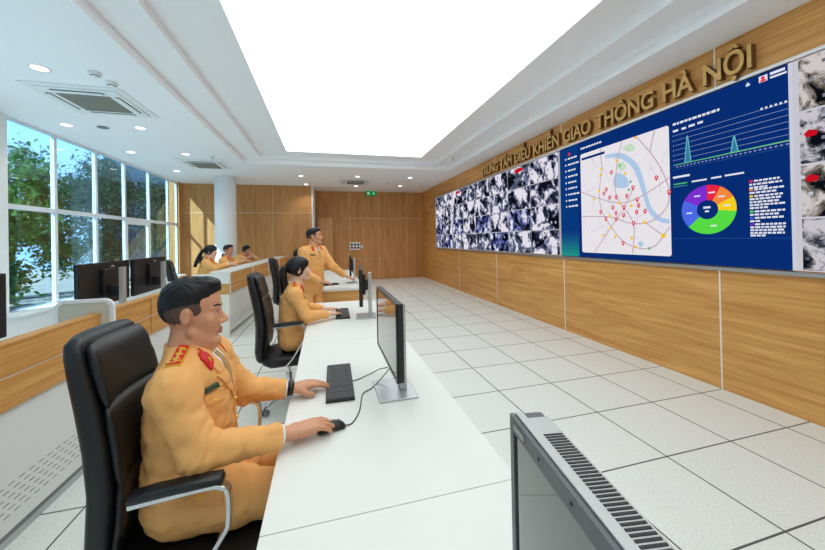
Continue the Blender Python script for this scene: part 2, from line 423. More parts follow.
def detector(loc, r, label, cat='smoke detector'):
    t = thing('smoke_detector', label, cat, loc)
    n = 24
    prof = [(r*.9, 0), (r, -.012), (r*.96, -.022), (r*.6, -.03), (r*.55, -.045), (r*.3, -.05)]
    MB().rings([[(a*math.cos(2*PI*i/n), a*math.sin(2*PI*i/n), z) for i in range(n)] for a, z in prof]).build('housing', M['white'], t, smooth=True)
    MB().cyl((0,0,-.04), (0,0,-.034), r*.66, n=24).build('sensor_slots', M['grey'], t)
detector((-4.53, 2.42, ZC), .06, 'white smoke detector on the ceiling, the nearer of the pair')
detector((-4.50, 2.64, ZC), .06, 'white smoke detector on the ceiling, second of the pair, by the large cassette')
s = MB().cyl((-5.5, 4.34, ZC-.012), (-5.5, 4.34, ZC), .07, n=24).build('ceiling_speaker_grille', M['grey'])
tag(s, 'flat grey round ceiling grille between two downlights', 'ceiling speaker')
for x, y, lab in ((-4.5, 6.02, 'small sprinkler head near the column cassette'), (.75, 5.6, 'small sprinkler head in the ceiling step above the lettering'), (-.3, 8.6, 'small sprinkler head near the far cassette')):
    zc = 3.42 if x > 0 else ZC
    t = thing('ceiling_sprinkler', lab, 'sprinkler', (x, y, zc))
    MB().cyl((0,0,-.006), (0,0,0), .035, n=16).build('flange', M['alu'], t)
    MB().cyl((0,0,-.05), (0,0,-.006), .01, n=10).build('nozzle', M['alu'], t)
    MB().cyl((0,0,-.055), (0,0,-.05), .022, n=12).build('deflector', M['alu'], t)

# ------------------------------------------------------------------ video wall (face x = XS, text reads towards -y)
XS = XW-.03
def wq(mb, y0, y1, z0, z1, dx, mi=0):
    """thin raised rectangle on the screen face; y0 is the far edge"""
    mb.box((XS-dx, min(y0, y1), z0), (XS-dx+.0006, max(y0, y1), z1), mi)
ZB, ZT = 1.20, 2.885
mb = MB()
mb.box((XW-.035, -2.4, ZB-.045), (XW, 9.06, ZB-.012)); mb.box((XW-.035, -2.4, ZT+.012), (XW, 9.06, ZT+.04)); mb.box((XW-.035, 9.03, ZB-.012), (XW, 9.06, ZT+.012))
structure(mb.build('trim_5', M['alu']), 'aluminium frame round the screens')
K, W_ = srgb(14, 16, 24), srgb(236, 232, 242)
ra = [(.40, K), (.46, srgb(42, 48, 78)), (.50, srgb(150, 150, 178)), (.53, W_)]
rb = [(.42, K), (.47, srgb(96, 104, 120)), (.52, srgb(70, 84, 140)), (.56, W_)]
rc = [(.44, K), (.50, srgb(52, 66, 128)), (.54, srgb(120, 128, 190)), (.60, W_)]
F1 = feed_mat('feed_trees', 3., ra, 3.6); F2 = feed_mat('feed_street', 11., rb, 4.6); F3 = feed_mat('feed_junction', 23., rc, 4.4)
M['screen_bg'] = emit('screen_gap', srgb(205, 205, 215), .8)
M['e_red'] = emit('feed_red', srgb(225, 20, 40), .9)
v = thing('camera_feed_video_wall', 'long mosaic of thirty-two traffic camera pictures on the wood screen wall', 'video wall', (XS, 5.91, ZB))
MB().box((0, -3.09, 0), (.03, 3.09, ZT-ZB)).build('backing', M['screen_bg'], v)
cw, ch = 6.18/8, (ZT-ZB)/4
tile = None
for c in range(8):
    for r in range(4):
        me_m = [F1, F2, F3, F2][(r+c*r) % 4] if r > 1 else (F1 if (c+r) % 3 else F2)
        g = .012 if c % 4 else .02
        b = MB().box((-.002, -cw/2+.008, -ch/2+.008), (-.0005, cw/2-.008, ch/2-.008)).build('camera_feed', me_m, v)
        b.location = (0, 3.09-cw*(c+.5), ch*(3.5-r))
        if (r, c) in ((0, 6), (0, 2)):
            m2 = MB(); m2.prism([(-.12, .16), (-.02, .185), (.12, .175), (.2, .12), (.05, .1), (-.1, .09)], 0, .0006, fn=lambda q: (-.003-q[2], -q[0], q[1]))
            m2.build('red_awning_picture', M['e_red'], b)

# side feed column beyond the dashboard
v = thing('side_camera_feed_screen', 'camera pictures in a column at the near end of the screen wall', 'video wall', (XS, -.62, ZB))
MB().box((0, -.62, 0), (.03, .66, ZT-ZB)).build('backing', emit('screen_gap_bright', srgb(228, 226, 238), .9), v)
side_m = [feed_mat('feed_road_a', 5., [(.42, K), (.48, srgb(120, 112, 104)), (.56, srgb(214, 206, 206))], 5.5), feed_mat('feed_road_b', 9., [(.44, K), (.5, srgb(70, 72, 82)), (.58, srgb(206, 202, 210))], 5.5)]
for r in range(4):
    b = MB().box((-.002, -.60, -ch/2+.008), (-.0005, .622, ch/2-.008)).build('camera_feed', side_m[r % 2], v); b.location = (0, 0, ch*(3.5-r))
    if r in (1, 2):
        MB().prism([(.52,-.02), (.57,0), (.60,-.03), (.585,-.06), (.53,-.055)], 0, .0006, fn=lambda q: (-.003-q[2], q[0], q[1]+(.06 if r == 1 else .13))).build('red_vehicle_picture', M['e_red'], b)
# ------------------------------------------------------------------ dashboard display
def flat_poly(mb, pts, dx, mi=0):
    n = len(pts); mb.add([(XS-dx, y, z) for y, z in pts], [tuple(range(n))], mi)
def flat_line(mb, pts, w, dx, mi=0):
    P = [Vector((y, z)) for y, z in pts]; L_, R_ = [], []
    for i, p in enumerate(P):
        t = (P[min(i+1, len(P)-1)]-P[max(i-1, 0)]).normalized(); n = Vector((-t.y, t.x))
        L_.append(p+n*w/2); R_.append(p-n*w/2)
    v = [(XS-dx, a.x, a.y) for a in L_]+[(XS-dx, a.x, a.y) for a in R_]; n = len(P)
    mb.add(v, [(i, i+1, n+i+1, n+i) for i in range(n-1)], mi)
def smooth_pts(pts, k=6, closed=False):
    P = [Vector(p) for p in pts]; n = len(P); out = []
    rng = range(n) if closed else range(n-1)
    for i in rng:
        g = (lambda j: P[j % n]) if closed else (lambda j: P[max(0, min(n-1, j))])
        a, b, c, d = g(i-1), g(i), g(i+1), g(i+2)
        for s in range(k):
            t = s/k
            out.append(.5*((2*b)+(-a+c)*t+(2*a-5*b+4*c-d)*t*t+(-a+3*b-3*c+d)*t**3))
    if not closed: out.append(P[-1])
    return [tuple(p) for p in out]
def disc_pts(cy, cz, r, n=14): return [(cy+r*math.cos(2*PI*i/n), cz+r*math.sin(2*PI*i/n)) for i in range(n)]
EM = {k: emit('led_'+k, srgb(*c), s*1.2) for k, (c, s) in dict(
    navy=((8, 46, 118), .95), navy2=((10, 58, 128), .95), navy3=((14, 36, 104), .95), teal=((30, 150, 150), .95), white=((232, 236, 246), .95), grey=((140, 160, 200), .9),
    map=((236, 232, 238), .97), road=((200, 176, 190), .95), road_s=((216, 212, 222), .95), water=((178, 206, 236), .95), park=((200, 226, 200), .95), red=((222, 40, 60), .95), yellow=((250, 200, 40), .95), green=((80, 190, 110), .95),
    cyan=((120, 220, 220), .95), p_red=((238, 40, 70), .95), p_orange=((252, 140, 60), .95), p_yellow=((252, 214, 30), .95), p_green=((90, 226, 70), .95), p_blue=((78, 108, 236), .95), p_purple=((128, 48, 214), .95)).items()}
d = thing('dashboard_display', 'blue traffic dashboard display with street map, line chart and coloured ring chart', 'display', (0, 0, 0))
o = MB().box((XS, .062, ZB), (XW-.001, 2.783, ZT)).build('screen', EM['navy'], d)
MB().box((XS-.004, .0405, ZB), (XW-.001, .0615, ZT)).build('white_edge_strip', emit('led_edge', srgb(226, 228, 240), .95), d)
# sidebar with a gradient drawn on the screen (the picture shows it)
mb = MB()
wq(mb, 2.40, 2.78, 1.58, 2.883, .001, 0); 
for i in range(8): wq(mb, 2.40, 2.78, 1.202+.0475*i, 1.202+.0475*(i+1), .001, 1+i)
ms = [EM['navy2']]+[emit('led_side%d' % i, srgb(int(36-2.5*i), int(160-13*i), int(150-1*i)), .95) for i in range(8)]
mb.build('sidebar', ms, d)
rnd = random.Random(5)
mb = MB()
for i in range(9):
    z = 2.71-.0925*i; L_ = rnd.uniform(.13, .27); mb = MB()
    wq(mb, 2.66, 2.635, z-.012, z+.012, .0018); x = 2.60
    while x > max(2.43, 2.60-L_):
        w = rnd.uniform(.03, .06); wq(mb, x, x-w, z-.012, z+.012, .0018); x -= w+.012
    mb.build('menu_text', EM['white'], d)
mb = MB(); wq(mb, 2.33, 2.31, 2.78, 2.81, .0018)
x = 2.30
while x > 1.96: w = rnd.uniform(.03, .06); wq(mb, x, x-w, 2.782, 2.806, .0018); x -= w+.012
mb.build('map_title_text', EM['white'], d); mb = MB()
x = .99
while x > .56: w = rnd.uniform(.02, .045); wq(mb, x, x-w, 2.688, 2.712, .0018); x -= w+.01
mb.build('chart_title_text', EM['white'], d)
for x, w, z in ((.99, .055, 2.626), (.90, .045, 2.626), (.83, .06, 2.63), (.745, .05, 2.633), (1.0, .17, 2.125), (.175, .095, 2.857)):
    mb = MB(); wq(mb, x, x-w, z-.011, z+.011, .0018); mb.build('label_text', EM['white'], d)
for x, w, z in ((.812, .14, 2.052), (.635, .09, 2.055), (.52, .15, 2.058), (.175, .105, 2.824)):
    mb = MB(); wq(mb, x, x-w, z-.008, z+.008, .0018); mb.build('tab_text', EM['white'], d)
mb = MB()
for i in range(6): wq(mb, .243-.031*i, .228-.031*i, 2.574, 2.592, .0018)
mb.build('toolbar_icon_row', EM['white'], d)
mb = MB(); wq(mb, .995, .855, 2.044, 2.058, .0018); wq(mb, .995, .855, 2.02, 2.025, .0018); mb.build('active_tab', EM['green'], d)
# map
mp = MB()
r = .02
cor = [(2.339-r, 1.268), (2.339, 1.268+r), (2.339, 2.712-r), (2.339-r, 2.712), (1.034+r, 2.712), (1.034, 2.712-r), (1.034, 1.268+r), (1.034+r, 1.268)]
flat_poly(mp, cor, .0012, 0)
riv = smooth_pts([(1.894, 2.597), (1.673, 2.571), (1.513, 2.474), (1.402, 2.338), (1.341, 2.157), (1.302, 1.984), (1.244, 1.813), (1.14, 1.708), (1.046, 1.677)])
riv2 = smooth_pts([(1.895, 2.552), (1.696, 2.510), (1.554, 2.416), (1.459, 2.289), (1.395, 2.11), (1.345, 1.934), (1.278, 1.760), (1.162, 1.655), (1.047, 1.628)])
n = len(riv); mp.add([(XS-.002, y, z) for y, z in riv]+[(XS-.002, y, z) for y, z in riv2], [(i, i+1, n+i+1, n+i) for i in range(n-1)], 1)
flat_poly(mp, smooth_pts([(1.722, 2.316), (1.63, 2.287), (1.559, 2.213), (1.549, 2.123), (1.635, 2.108), (1.748, 2.147), (1.768, 2.232)], closed=True), .002, 1)
flat_poly(mp, disc_pts(1.40, 1.40, .035), .002, 1)
flat_poly(mp, smooth_pts([(1.62, 2.62), (1.50, 2.64), (1.45, 2.56), (1.54, 2.55)], closed=True), .0016, 4); flat_poly(mp, smooth_pts([(1.72, 2.42), (1.62, 2.44), (1.58, 2.36), (1.66, 2.34)], closed=True), .0016, 4)
roads = [[(1.965, 2.70), (1.965, 2.596), (1.946, 2.417), (2.002, 2.117), (1.962, 1.841), (1.785, 1.585), (1.62, 1.418), (1.39, 1.345), (1.213, 1.389), (1.048, 1.593)],
         [(1.423, 2.70), (1.256, 2.471), (1.127, 2.247), (1.053, 2.044), (1.045, 1.948), (1.074, 1.813), (1.206, 1.696), (1.346, 1.648), (1.573, 1.667), (1.825, 1.754), (2.332, 1.797)],
         [(2.33, 2.161), (2.054, 2.038), (1.648, 1.923), (1.338, 1.989), (1.04, 2.135)], [(1.628, 2.70), (1.697, 2.475), (1.73, 2.042), (1.494, 1.662), (1.512, 1.28)],
         [(2.1, 1.28), (1.84, 1.6), (1.62, 1.85), (1.48, 2.09)], [(1.122, 1.498), (1.34, 1.66)], [(1.2, 2.70), (1.256, 2.471)]]
for rd in roads: flat_line(mp, smooth_pts(rd), .014, .0024, 2)
for k in range(46):
    y0, z0 = rnd.uniform(1.1, 2.25), rnd.uniform(1.35, 2.6); a = rnd.choice([.25, 1.75, 1.1, 2.6])+rnd.uniform(-.2, .2); l = rnd.uniform(.1, .34)
    p0 = (y0, z0); p1 = (min(2.32, max(1.05, y0+l*math.cos(a))), min(2.70, max(1.28, z0+l*math.sin(a))))
    flat_line(mp, [p0, ((p0[0]+p1[0])/2+rnd.uniform(-.02, .02), (p0[1]+p1[1])/2), p1], rnd.choice([.005, .007, .009]), .0016, 3)
wq(mp, 2.315, 1.90, 2.618, 2.652, .0028, 5)
mo = mp.build('street_map', [EM['map'], EM['water'], EM['road'], EM['road_s'], EM['park'], EM['navy']], d)
pins = [(1.796, 2.341), (1.185, 2.156), (1.045, 1.972), (1.883, 2.127), (1.922, 2.079), (1.832, 2.01), (1.73, 2.005), (1.573, 1.999), (1.484, 2.089), (1.431, 1.933), (1.414, 1.863), (1.442, 1.787), (1.332, 1.788), (1.786, 1.874), (1.736, 1.796), (1.617, 1.858), (1.623, 1.762), (1.986, 1.831), (1.899, 1.729), (1.738, 1.719), (1.487, 1.652), (1.641, 1.408)]
for y, z in pins:
    mb = MB(); flat_poly(mb, disc_pts(y, z+.008, .024), .003, 0); flat_poly(mb, [(y+.017, z-.008), (y, z-.036), (y-.017, z-.008)], .0031, 0); flat_poly(mb, disc_pts(y, z+.008, .010, 8), .0034, 1)
    mb.build('map_pin', [EM['red'], EM['white']], mo)
for y, z in [(1.71, 2.478), (1.589, 2.286), (1.96, 2.42), (1.977, 2.339), (2.007, 2.126), (2.094, 2.023), (1.681, 1.926), (1.512, 1.873), (1.834, 1.77), (1.342, 1.658), (1.829, 1.612), (1.947, 1.513), (1.757, 1.491), (1.519, 1.472), (1.122, 1.498), (1.467, 1.361), (1.438, 2.700)]:
    s = .036 if y < 1.2 else .027; mb = MB()
    flat_poly(mb, [(y+(s if i % 2 else s*.6)*math.cos(2*PI*i/10), min(2.71, z+(s if i % 2 else s*.6)*math.sin(2*PI*i/10))) for i in range(10)], .003, 0); mb.build('star_pin', EM['yellow'], mo)
for y, z in [(1.665, 2.406), (1.517, 2.171), (1.543, 2.076), (1.289, 1.351)]: mb = MB(); flat_poly(mb, disc_pts(y, z, .017), .003, 0); mb.build('green_dot', EM['green'], mo)
# chart
mb = MB()
for i in range(7):
    z = 2.575-.053*i
    wq(mb, .972, .068, z-.002, z+.002, .0014, 0); wq(mb, .992, .982, z-.006, z+.006, .0018, 0)
wq(mb, .975, .066, 2.255, 2.26, .002, 0)
for i in range(26): wq(mb, .962-.035*i, .944-.035*i, 2.228, 2.24, .0018, 0)
for a, b_, c_, h in ((.875, .844, .812, 2.539), (.466, .438, .408, 2.414)):
    flat_poly(mb, [(a, 2.258), (b_+.006, h-.02), (b_, h), (b_-.006, h-.02), (c_, 2.258)], .0024, 1)
    flat_line(mb, [(a, 2.258), (b_+.004, h-.012), (b_, h), (b_-.004, h-.012), (c_, 2.258)], .006, .003, 2)
flat_line(mb, [(.972, 2.259), (.066, 2.263)], .006, .0026, 3)
mb.build('line_chart', [EM['grey'], emit('led_fill', srgb(64, 140, 180), .95), EM['cyan'], EM['p_green']], d)
# ring chart
mb = MB(); cy, cz, ro, ri = .674, 1.75, .243, .095
def ang(y, z): return math.atan2(z-cz, -(y-cy))      # seen from the room
cuts = [ang(.676, 1.995), ang(.562, 1.952), ang(.467, 1.849), ang(.446, 1.72), ang(.846, 1.588), ang(.869, 1.852)]
cols = ['p_red', 'p_orange', 'p_yellow', 'p_green', 'p_blue', 'p_purple']
ring_o = None
for i in range(6):
    a0, a1 = cuts[i], cuts[(i+1) % 6]
    while a1 > a0: a1 -= 2*PI
    k = max(4, int((a0-a1)/.12)); m1 = MB(); v = []
    for j in range(k+1):
        a = a0+(a1-a0)*j/k
        v += [(XS-.002, cy-ro*math.cos(a), cz+ro*math.sin(a)), (XS-.002, cy-ri*math.cos(a), cz+ri*math.sin(a))]
    m1.add(v, [(2*j, 2*j+1, 2*j+3, 2*j+2) for j in range(k)])
    a = (a0+a1)/2; y, z = cy-.17*math.cos(a), cz+.17*math.sin(a)
    wq(m1, y+.028, y-.028, z-.007, z+.007, .003, 1)
    so = m1.build('ring_chart_segment', [EM[cols[i]], EM['white']], d)
mb = MB(); wq(mb, .71, .645, 1.762, 1.782, .002); wq(mb, .695, .66, 1.725, 1.742, .002); mb.build('chart_total_text', EM['white'], d)
# legend
mb = MB(); mk = MB()
rows = [(1.97, .334, .13, 'p_red'), (1.94, .334, .115, None), (1.912, .334, .21, None), (1.893, .334, .098, 'p_orange'), (1.866, .334, .14, None), (1.836, .334, .112, 'p_yellow'), (1.81, .334, .12, None), (1.783, .334, .13, None), (1.757, .334, .10, None), (1.731, .334, .21, None),
        (1.70, .334, .10, 'p_green'), (1.672, .334, .14, None), (1.643, .334, .10, 'p_blue'), (1.615, .334, .26, None), (1.586, .334, .098, 'p_purple'), (1.56, .334, .10, None), (1.535, .334, .105, None), (1.51, .334, .105, None), (1.488, .334, .23, None)]
for z, a, b_, c_ in rows:
    x = a
    if c_: wq(mk, a, a-.024, z-.009, z+.009, .002, cols.index(c_)); x = a-.034
    while x > b_+.01:
        w = min(rnd.uniform(.018, .04), x-b_); wq(mb, x, x-w, z-.008, z+.008, .002); x -= w+.007
mb.build('legend_text', EM['white'], d); mk.build('legend_markings', [EM[c] for c in cols], d)
mb = MB()
wq(mb, 1.006, .064, 1.462, 1.466, .0016); wq(mb, 1.006, .064, 2.208, 2.212, .0016); wq(mb, .064, .068, 1.6, 2.05, .0016); wq(mb, .064, .068, 2.21, 2.56, .0016)
mb.build('panel_line_markings', emit('led_line', srgb(48, 92, 160), .95), d)
mb = MB(); flat_poly(mb, disc_pts(.327, 2.838, .03, 18), .0018, 0); flat_poly(mb, [(.345, 2.83), (.327, 2.856), (.309, 2.83)], .0024, 1); wq(mb, .34, .314, 2.822, 2.828, .0024, 1); mb.build('header_icon', [EM['navy2'], EM['white']], d); mb = MB()
wq(mb, .25, .192, 2.812, 2.866, .0018, 1); flat_poly(mb, disc_pts(.222, 2.846, .014), .0026, 2); flat_poly(mb, [(.245, 2.814), (.235, 2.832), (.207, 2.832), (.197, 2.814)], .0026, 2)
mb.build('user_picture', [EM['navy2'], EM['white'], EM['p_red']], d); mb = MB()
flat_poly(mb, [(2.59, 2.80), (2.545, 2.80), (2.545, 2.77), (2.567, 2.745), (2.59, 2.77)], .0026, 2)
mb.build('shield_emblem', [EM['navy2'], EM['white'], EM['p_red']], d)

# ------------------------------------------------------------------ wall lettering
cu = bpy.data.curves.new('wall_lettering', 'FONT'); cu.body = 'TRUNG TÂM DIỀU KHIỂN GIAO THÔNG HÀ NỘI'
cu.size = .29; cu.extrude = .028; cu.bevel_depth = .003; cu.offset = .004; cu.space_word = 1.35
tmp = bpy.data.objects.new('tmp', cu); C.objects.link(tmp); bpy.context.view_layer.update()
dg = bpy.context.evaluated_depsgraph_get(); me = bpy.data.meshes.new_from_object(tmp.evaluated_get(dg))
bpy.data.objects.remove(tmp); bpy.data.curves.remove(cu)
xs = [v.co.x for v in me.vertices]; x0, x1 = min(xs), max(xs)
sx = 5.2/(x1-x0)
H0 = .205   # cap height target
capm = .29*.73
for v_ in me.vertices:
    x, y, z = v_.co
    v_.co = (XW-.032-z, 5.48-(x-x0)*sx, 2.975+y*H0/capm)
tx = thing('wall_lettering', 'raised wooden capital letters spelling a sign along the top of the screen wall', 'sign lettering', (0, 0, 0))
par = list(range(len(me.vertices)))
def find(i):
    while par[i] != i: par[i] = par[par[i]]; i = par[i]
    return i
for e in me.edges:
    a, b = find(e.vertices[0]), find(e.vertices[1])
    if a != b: par[a] = b
isl = {}
for i in range(len(par)): isl.setdefault(find(i), []).append(i)
spans = sorted([(-max(me.vertices[i].co.y for i in g), -min(me.vertices[i].co.y for i in g), g) for g in isl.values()], key=lambda q: q[0])
letters = []
for a, b, g in spans:
    if letters and a < letters[-1][1]-.3*min(b-a, letters[-1][1]-letters[-1][0]): letters[-1][1] = max(letters[-1][1], b); letters[-1][2] += g
    else: letters.append([a, b, list(g)])
owner = {}
for k, (a, b, g) in enumerate(letters):
    for i in g: owner[i] = k
fl = [[] for _ in letters]
for p in me.polygons: fl[owner[p.vertices[0]]].append(p)
for k, (a, b, g) in enumerate(letters):
    ix = {v: j for j, v in enumerate(g)}
    mb = MB(); mb.v = [tuple(me.vertices[i].co) for i in g]
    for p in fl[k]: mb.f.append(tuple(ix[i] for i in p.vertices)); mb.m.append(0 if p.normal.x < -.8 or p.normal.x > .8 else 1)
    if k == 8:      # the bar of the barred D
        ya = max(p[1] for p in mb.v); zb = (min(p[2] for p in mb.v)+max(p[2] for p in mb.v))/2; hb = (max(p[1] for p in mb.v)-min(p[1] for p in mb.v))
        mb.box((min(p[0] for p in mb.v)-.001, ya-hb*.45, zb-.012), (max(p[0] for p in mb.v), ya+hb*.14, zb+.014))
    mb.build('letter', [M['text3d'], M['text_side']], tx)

# ------------------------------------------------------------------ furniture
def desk(loc, label, ln=1.64, wd=.76):
    t = thing('workstation_desk', label, 'desk', loc, 0, 'white workstation desks')
    MB().box((0, 0, .722), (wd, ln, .75)).build('tabletop', M['desk'], t, bevel=.002)
    for y in (.012, ln-.037):
        MB().box((.03, y, .0), (wd-.03, y+.025, .7205)).build('side_panel', M['desk_side'], t, bevel=.003)
    MB().box((wd-.1, .045, .12), (wd-.08, ln-.045, .7205)).build('modesty_panel', M['desk'], t)
    MB().box((.25, .06, .66), (wd-.12, ln-.06, .7205)).build('cable_tray', M['desk_side'], t)
    return t
DX = -2.405
desk((DX, -2.4525, 0), 'white desk carrying the near monitor with the vented top')
desk((DX, -.81, 0), 'white desk where the seated man uses a mouse and keyboard')
desk((DX, .8325, 0), 'white desk where the seated woman types')
# desks across the aisle: wood end
def desk_far(loc, label):
    t = thing('wood_ended_desk', label, 'desk', loc, 0, 'wood-ended desks beyond the aisle')
    MB().box((0, 0, .71), (.76, 1.64, .75)).build('tabletop', M['desk'], t, bevel=.003)
    MB().box((.02, .01, .0), (.74, .035, .709)).build('end_panel', M['woodE'], t)
    MB().box((.02, 1.605, .0), (.74, 1.63, .709)).build('end_panel', M['woodE'], t)
    MB().box((.64, .036, .1), (.66, 1.604, .709)).build('modesty_panel', M['woodC'], t)
    return t
desk_far((DX+.02, 3.6, 0), 'white-topped desk with wooden end panel beside the standing man')
desk_far((DX+.02, 5.245, 0), 'white-topped desk behind the standing man, further along the row')

# consoles: curved in plan by small turns between modules
def console(p0, p1, label, end0=False, end1=False):
    a = Vector((p0[0], p0[1], 0)); b = Vector((p1[0], p1[1], 0)); d = b-a; ln = d.length
    rz = math.atan2(-d.x, d.y)
    t = thing('console_desk', label, 'console desk', a, rz, 'wood-fronted console desks')
    MB().box((-.50, .004, .74), (-.0755, ln-.012, .77)).build('worktop', M['desk'], t, bevel=.003)
    MB().box((-.07, .012, .87), (0, ln-.012, 1.02)).build('upper_wood_band', M['woodC'], t)
    MB().box((-.07, .012, .70), (0, ln-.012, .858)).build('lower_wood_band', M['woodC'], t)
    MB().box((-.075, .012, .857), (-.006, ln-.012, .871)).build('groove_strip', M['seam'], t)
    MB().box((-.30 if True else -.1, .004, 1.02), (.012, ln-.012, 1.045)).build('ledge', M['desk'], t, bevel=.003) if p0[1] > 4 else MB().box((-.075, .004, 1.02), (.004, ln-.012, 1.035)).build('ledge', M['woodC'], t, bevel=.003)
    for y in ((0,) if p0[1] > 4 else ()):
        MB().box((-.072, y+.001, .69), (.006, y+.026, 1.02)).build('divider_strip', M['white'], t)
    MB().box((-.06, .004, .08), (-.02, ln-.012, .70)).build('white_front', M['console_white'], t)
    mb = MB()
    rr = random.Random(3)
    for j in range(6):
        for k in range(int(ln/.06)):
            y = .05+k*.06+(.03 if j % 2 else 0)
            if y+.03 < ln: mb.box((-.0205, y, .16+.03*j), (-.0185, y+.034, .163+.03*j))
    mb.build('vent_slots', M['slot'], t)
    MB().box((-.08, .004, .0), (-.035, ln-.012, .045)).build('plinth', M['alu'], t)
    MB().box((-.07, .004, .045), (-.03, ln-.012, .08)).build('shadow_gap', M['grey'], t)
    for flag, y in ((end0, .0), (end1, ln)):
        if flag:
            s = -1 if y == 0 else 1
            y0, y1 = sorted((y, y+s*.04))
            MB().box((-.50, y0, .0), (-.0, y1, .69)).build('end_panel', M['desk_side'], t)
            MB().box((-.50, y0, .69), (.0, y1, .86)).build('end_wood_band', M['woodE'], t)
            MB().box((-.50, y0, .86), (.006, y1, 1.02)).build('end_white_band', M['desk'], t)
    return t
console((-3.775, -1.3), (-3.775, .25), 'wood-fronted console desk at the near end of the row, cut by the frame edge')
console((-3.775, .25), (-3.765, 1.75), 'wood-fronted console desk behind the near office chair')
console((-3.765, 1.75), (-3.755, 3.15), 'wood-fronted console desk behind the seated man, ending at the aisle', end1=True)
cp = [(-3.72, 4.1), (-3.65, 5.46), (-3.57, 6.82), (-3.50, 8.18), (-3.455, 9.5)]
labs = ['wood-fronted console desk with a white end block at the aisle, before the ponytailed woman', 'second wood-fronted console desk beyond the aisle, before the man at the column',
        'third wood-fronted console desk beyond the aisle', 'last wood-fronted console desk, ending at the back wall']
for i in range(4): console(cp[i], cp[i+1], labs[i], end0=(i == 0))
# divider screen slotted through the console
t = thing('desk_divider', 'frosted beige desk divider with rounded white frame in front of a monitor', 'divider', (-3.82, 1.07, 0))
def rr_path(x0, x1, z0, z1, r):
    pts = [(x0, z0)]
    pts += [(x0+r-r*math.cos(a), z1-r+r*math.sin(a)) for a in [i*PI/12 for i in range(7)]]
    pts += [(x1-r+r*math.sin(a), z1-r+r*math.cos(a)) for a in [i*PI/12 for i in range(7)]]
    return pts+[(x1, z0)]
pp = rr_path(-.20, .12, .78, 1.125, .05)
MB().sweep([(x, 0, z) for x, z in pp], .012, .012, rect=True, up=(0, 1, 0)).build('frame', M['white'], t)
MB().prism(pp, -.005, .005, fn=lambda q: (q[0], q[2], q[1])).build('frosted_panel', M['frost'], t)

# ------------------------------------------------------------------ monitors (screen faces -x, base at origin)
def monitor(name, label, loc, rotz, w=.56, z0=.15, z1=.49, vents=False, group='desk monitors', arm=.034):
    t = thing(name, label, 'monitor', loc, rotz, group)
    d0 = -.05; th = .044 if vents else .028
    MB().box((d0, -w/2, z0), (d0+th, w/2, z1)).build('housing', M['bezel'] if vents else M['black'], t, bevel=.004)
    f = MB()
    bz = .022 if vents else .012
    f.box((d0-.006, -w/2, z1-bz), (d0, w/2, z1)).box((d0-.006, -w/2, z0), (d0, w/2, z0+bz)).box((d0-.006, -w/2, z0+bz), (d0, -w/2+.012, z1-bz)).box((d0-.006, w/2-.012, z0+bz), (d0, w/2, z1-bz))
    f.build('bezel', M['bezel'] if vents else M['blackg'], t)
    MB().box((d0-.003, -w/2+.0125, z0+bz), (d0-.0005, w/2-.0125, z1-bz)).build('screen', M['screen_dim'], t)
    MB().box((d0+th, -.10, z0+.08), (d0+th+.03, .10, z1-.06)).build('back_cover', M['black'], t, bevel=.01)
    if vents:
        MB().box((d0+.001, -w/2+.004, z1), (d0+.012, w/2-.004, z1+.003)).build('top_edge', M['silver'], t)
        MB().box((d0+.012, -w/2+.02, z1), (d0+th, w/2-.02, z1+.0018)).build('top_shell', M['silver'], t)
        mb = MB()
        for k in range(84):
            y = -w/2+.03+k*.0056
            mb.box((d0+.015, y, z1+.0018), (d0+th-.003, y+.0029, z1+.0026))
        mb.build('vent_slots', M['black'], t)
        MB().box((d0-.0068, w/2-.05, z1-.016), (d0-.006, w/2-.015, z1-.007)).build('logo', M['screen_dim'], t)
        for y in (.02, .09): MB().cyl((d0-.0072, w/2-y-.07, z1-.011), (d0-.006, w/2-y-.07, z1-.011), .0022, n=10).build('button', M['black'], t)
    xp = d0+th+arm
    MB().box((d0+th+.028, -.05, .27), (xp+.0, .05, .37)).build('stand_arm', M['black'], t, bevel=.004)
    MB().box((xp, -.03, .0095), (xp+.034, .03, z1-.05 if not vents else z1-.0)).build('stand_post', M['silver'], t, bevel=.003)
    MB().box((xp-.12, -.125, 0), (xp+.07, .125, .009)).build('stand_base', M['alu'], t, bevel=.003)
    MB().box((d0+th+.0001, .06, z1-.05), (d0+th+.0025, .11, z1-.035)).build('logo_badge', M['silver'], t)
    return t
monitor('desktop_monitor', 'monitor seen edge-on before the seated man, on a flat square stand base', (-1.885, -.09, .75), 0)
monitor('desktop_monitor', 'monitor seen almost edge-on before the seated woman', (-1.855, 1.57, .75), -.095, arm=.055)
monitor('desktop_monitor', 'small distant monitor on the wood-ended desk beside the standing man', (-1.77, 4.2, .75), -.07)
monitor('desktop_monitor', 'large close monitor with dark screen and slotted silver top, on the near desk', (-1.943, -1.585, .75), -.15, z1=.50, vents=True)
monitor('desktop_monitor', 'back of a black monitor standing behind the frosted desk divider', (-4.16, 1.92, .771), .03, w=.76, arm=.10, z0=.20, z1=.585, group='monitors on the console')
monitor('desktop_monitor', 'back of a black monitor standing at the console nearest the aisle', (-4.16, 2.72, .771), .03, w=.76, arm=.10, z0=.20, z1=.585, group='monitors on the console')
monitor('desktop_monitor', 'back of a black monitor cut by the frame edge, by the first window', (-4.08, .435, .771), .0, w=.76, arm=.10, z0=.20, z1=.585, group='monitors on the console')

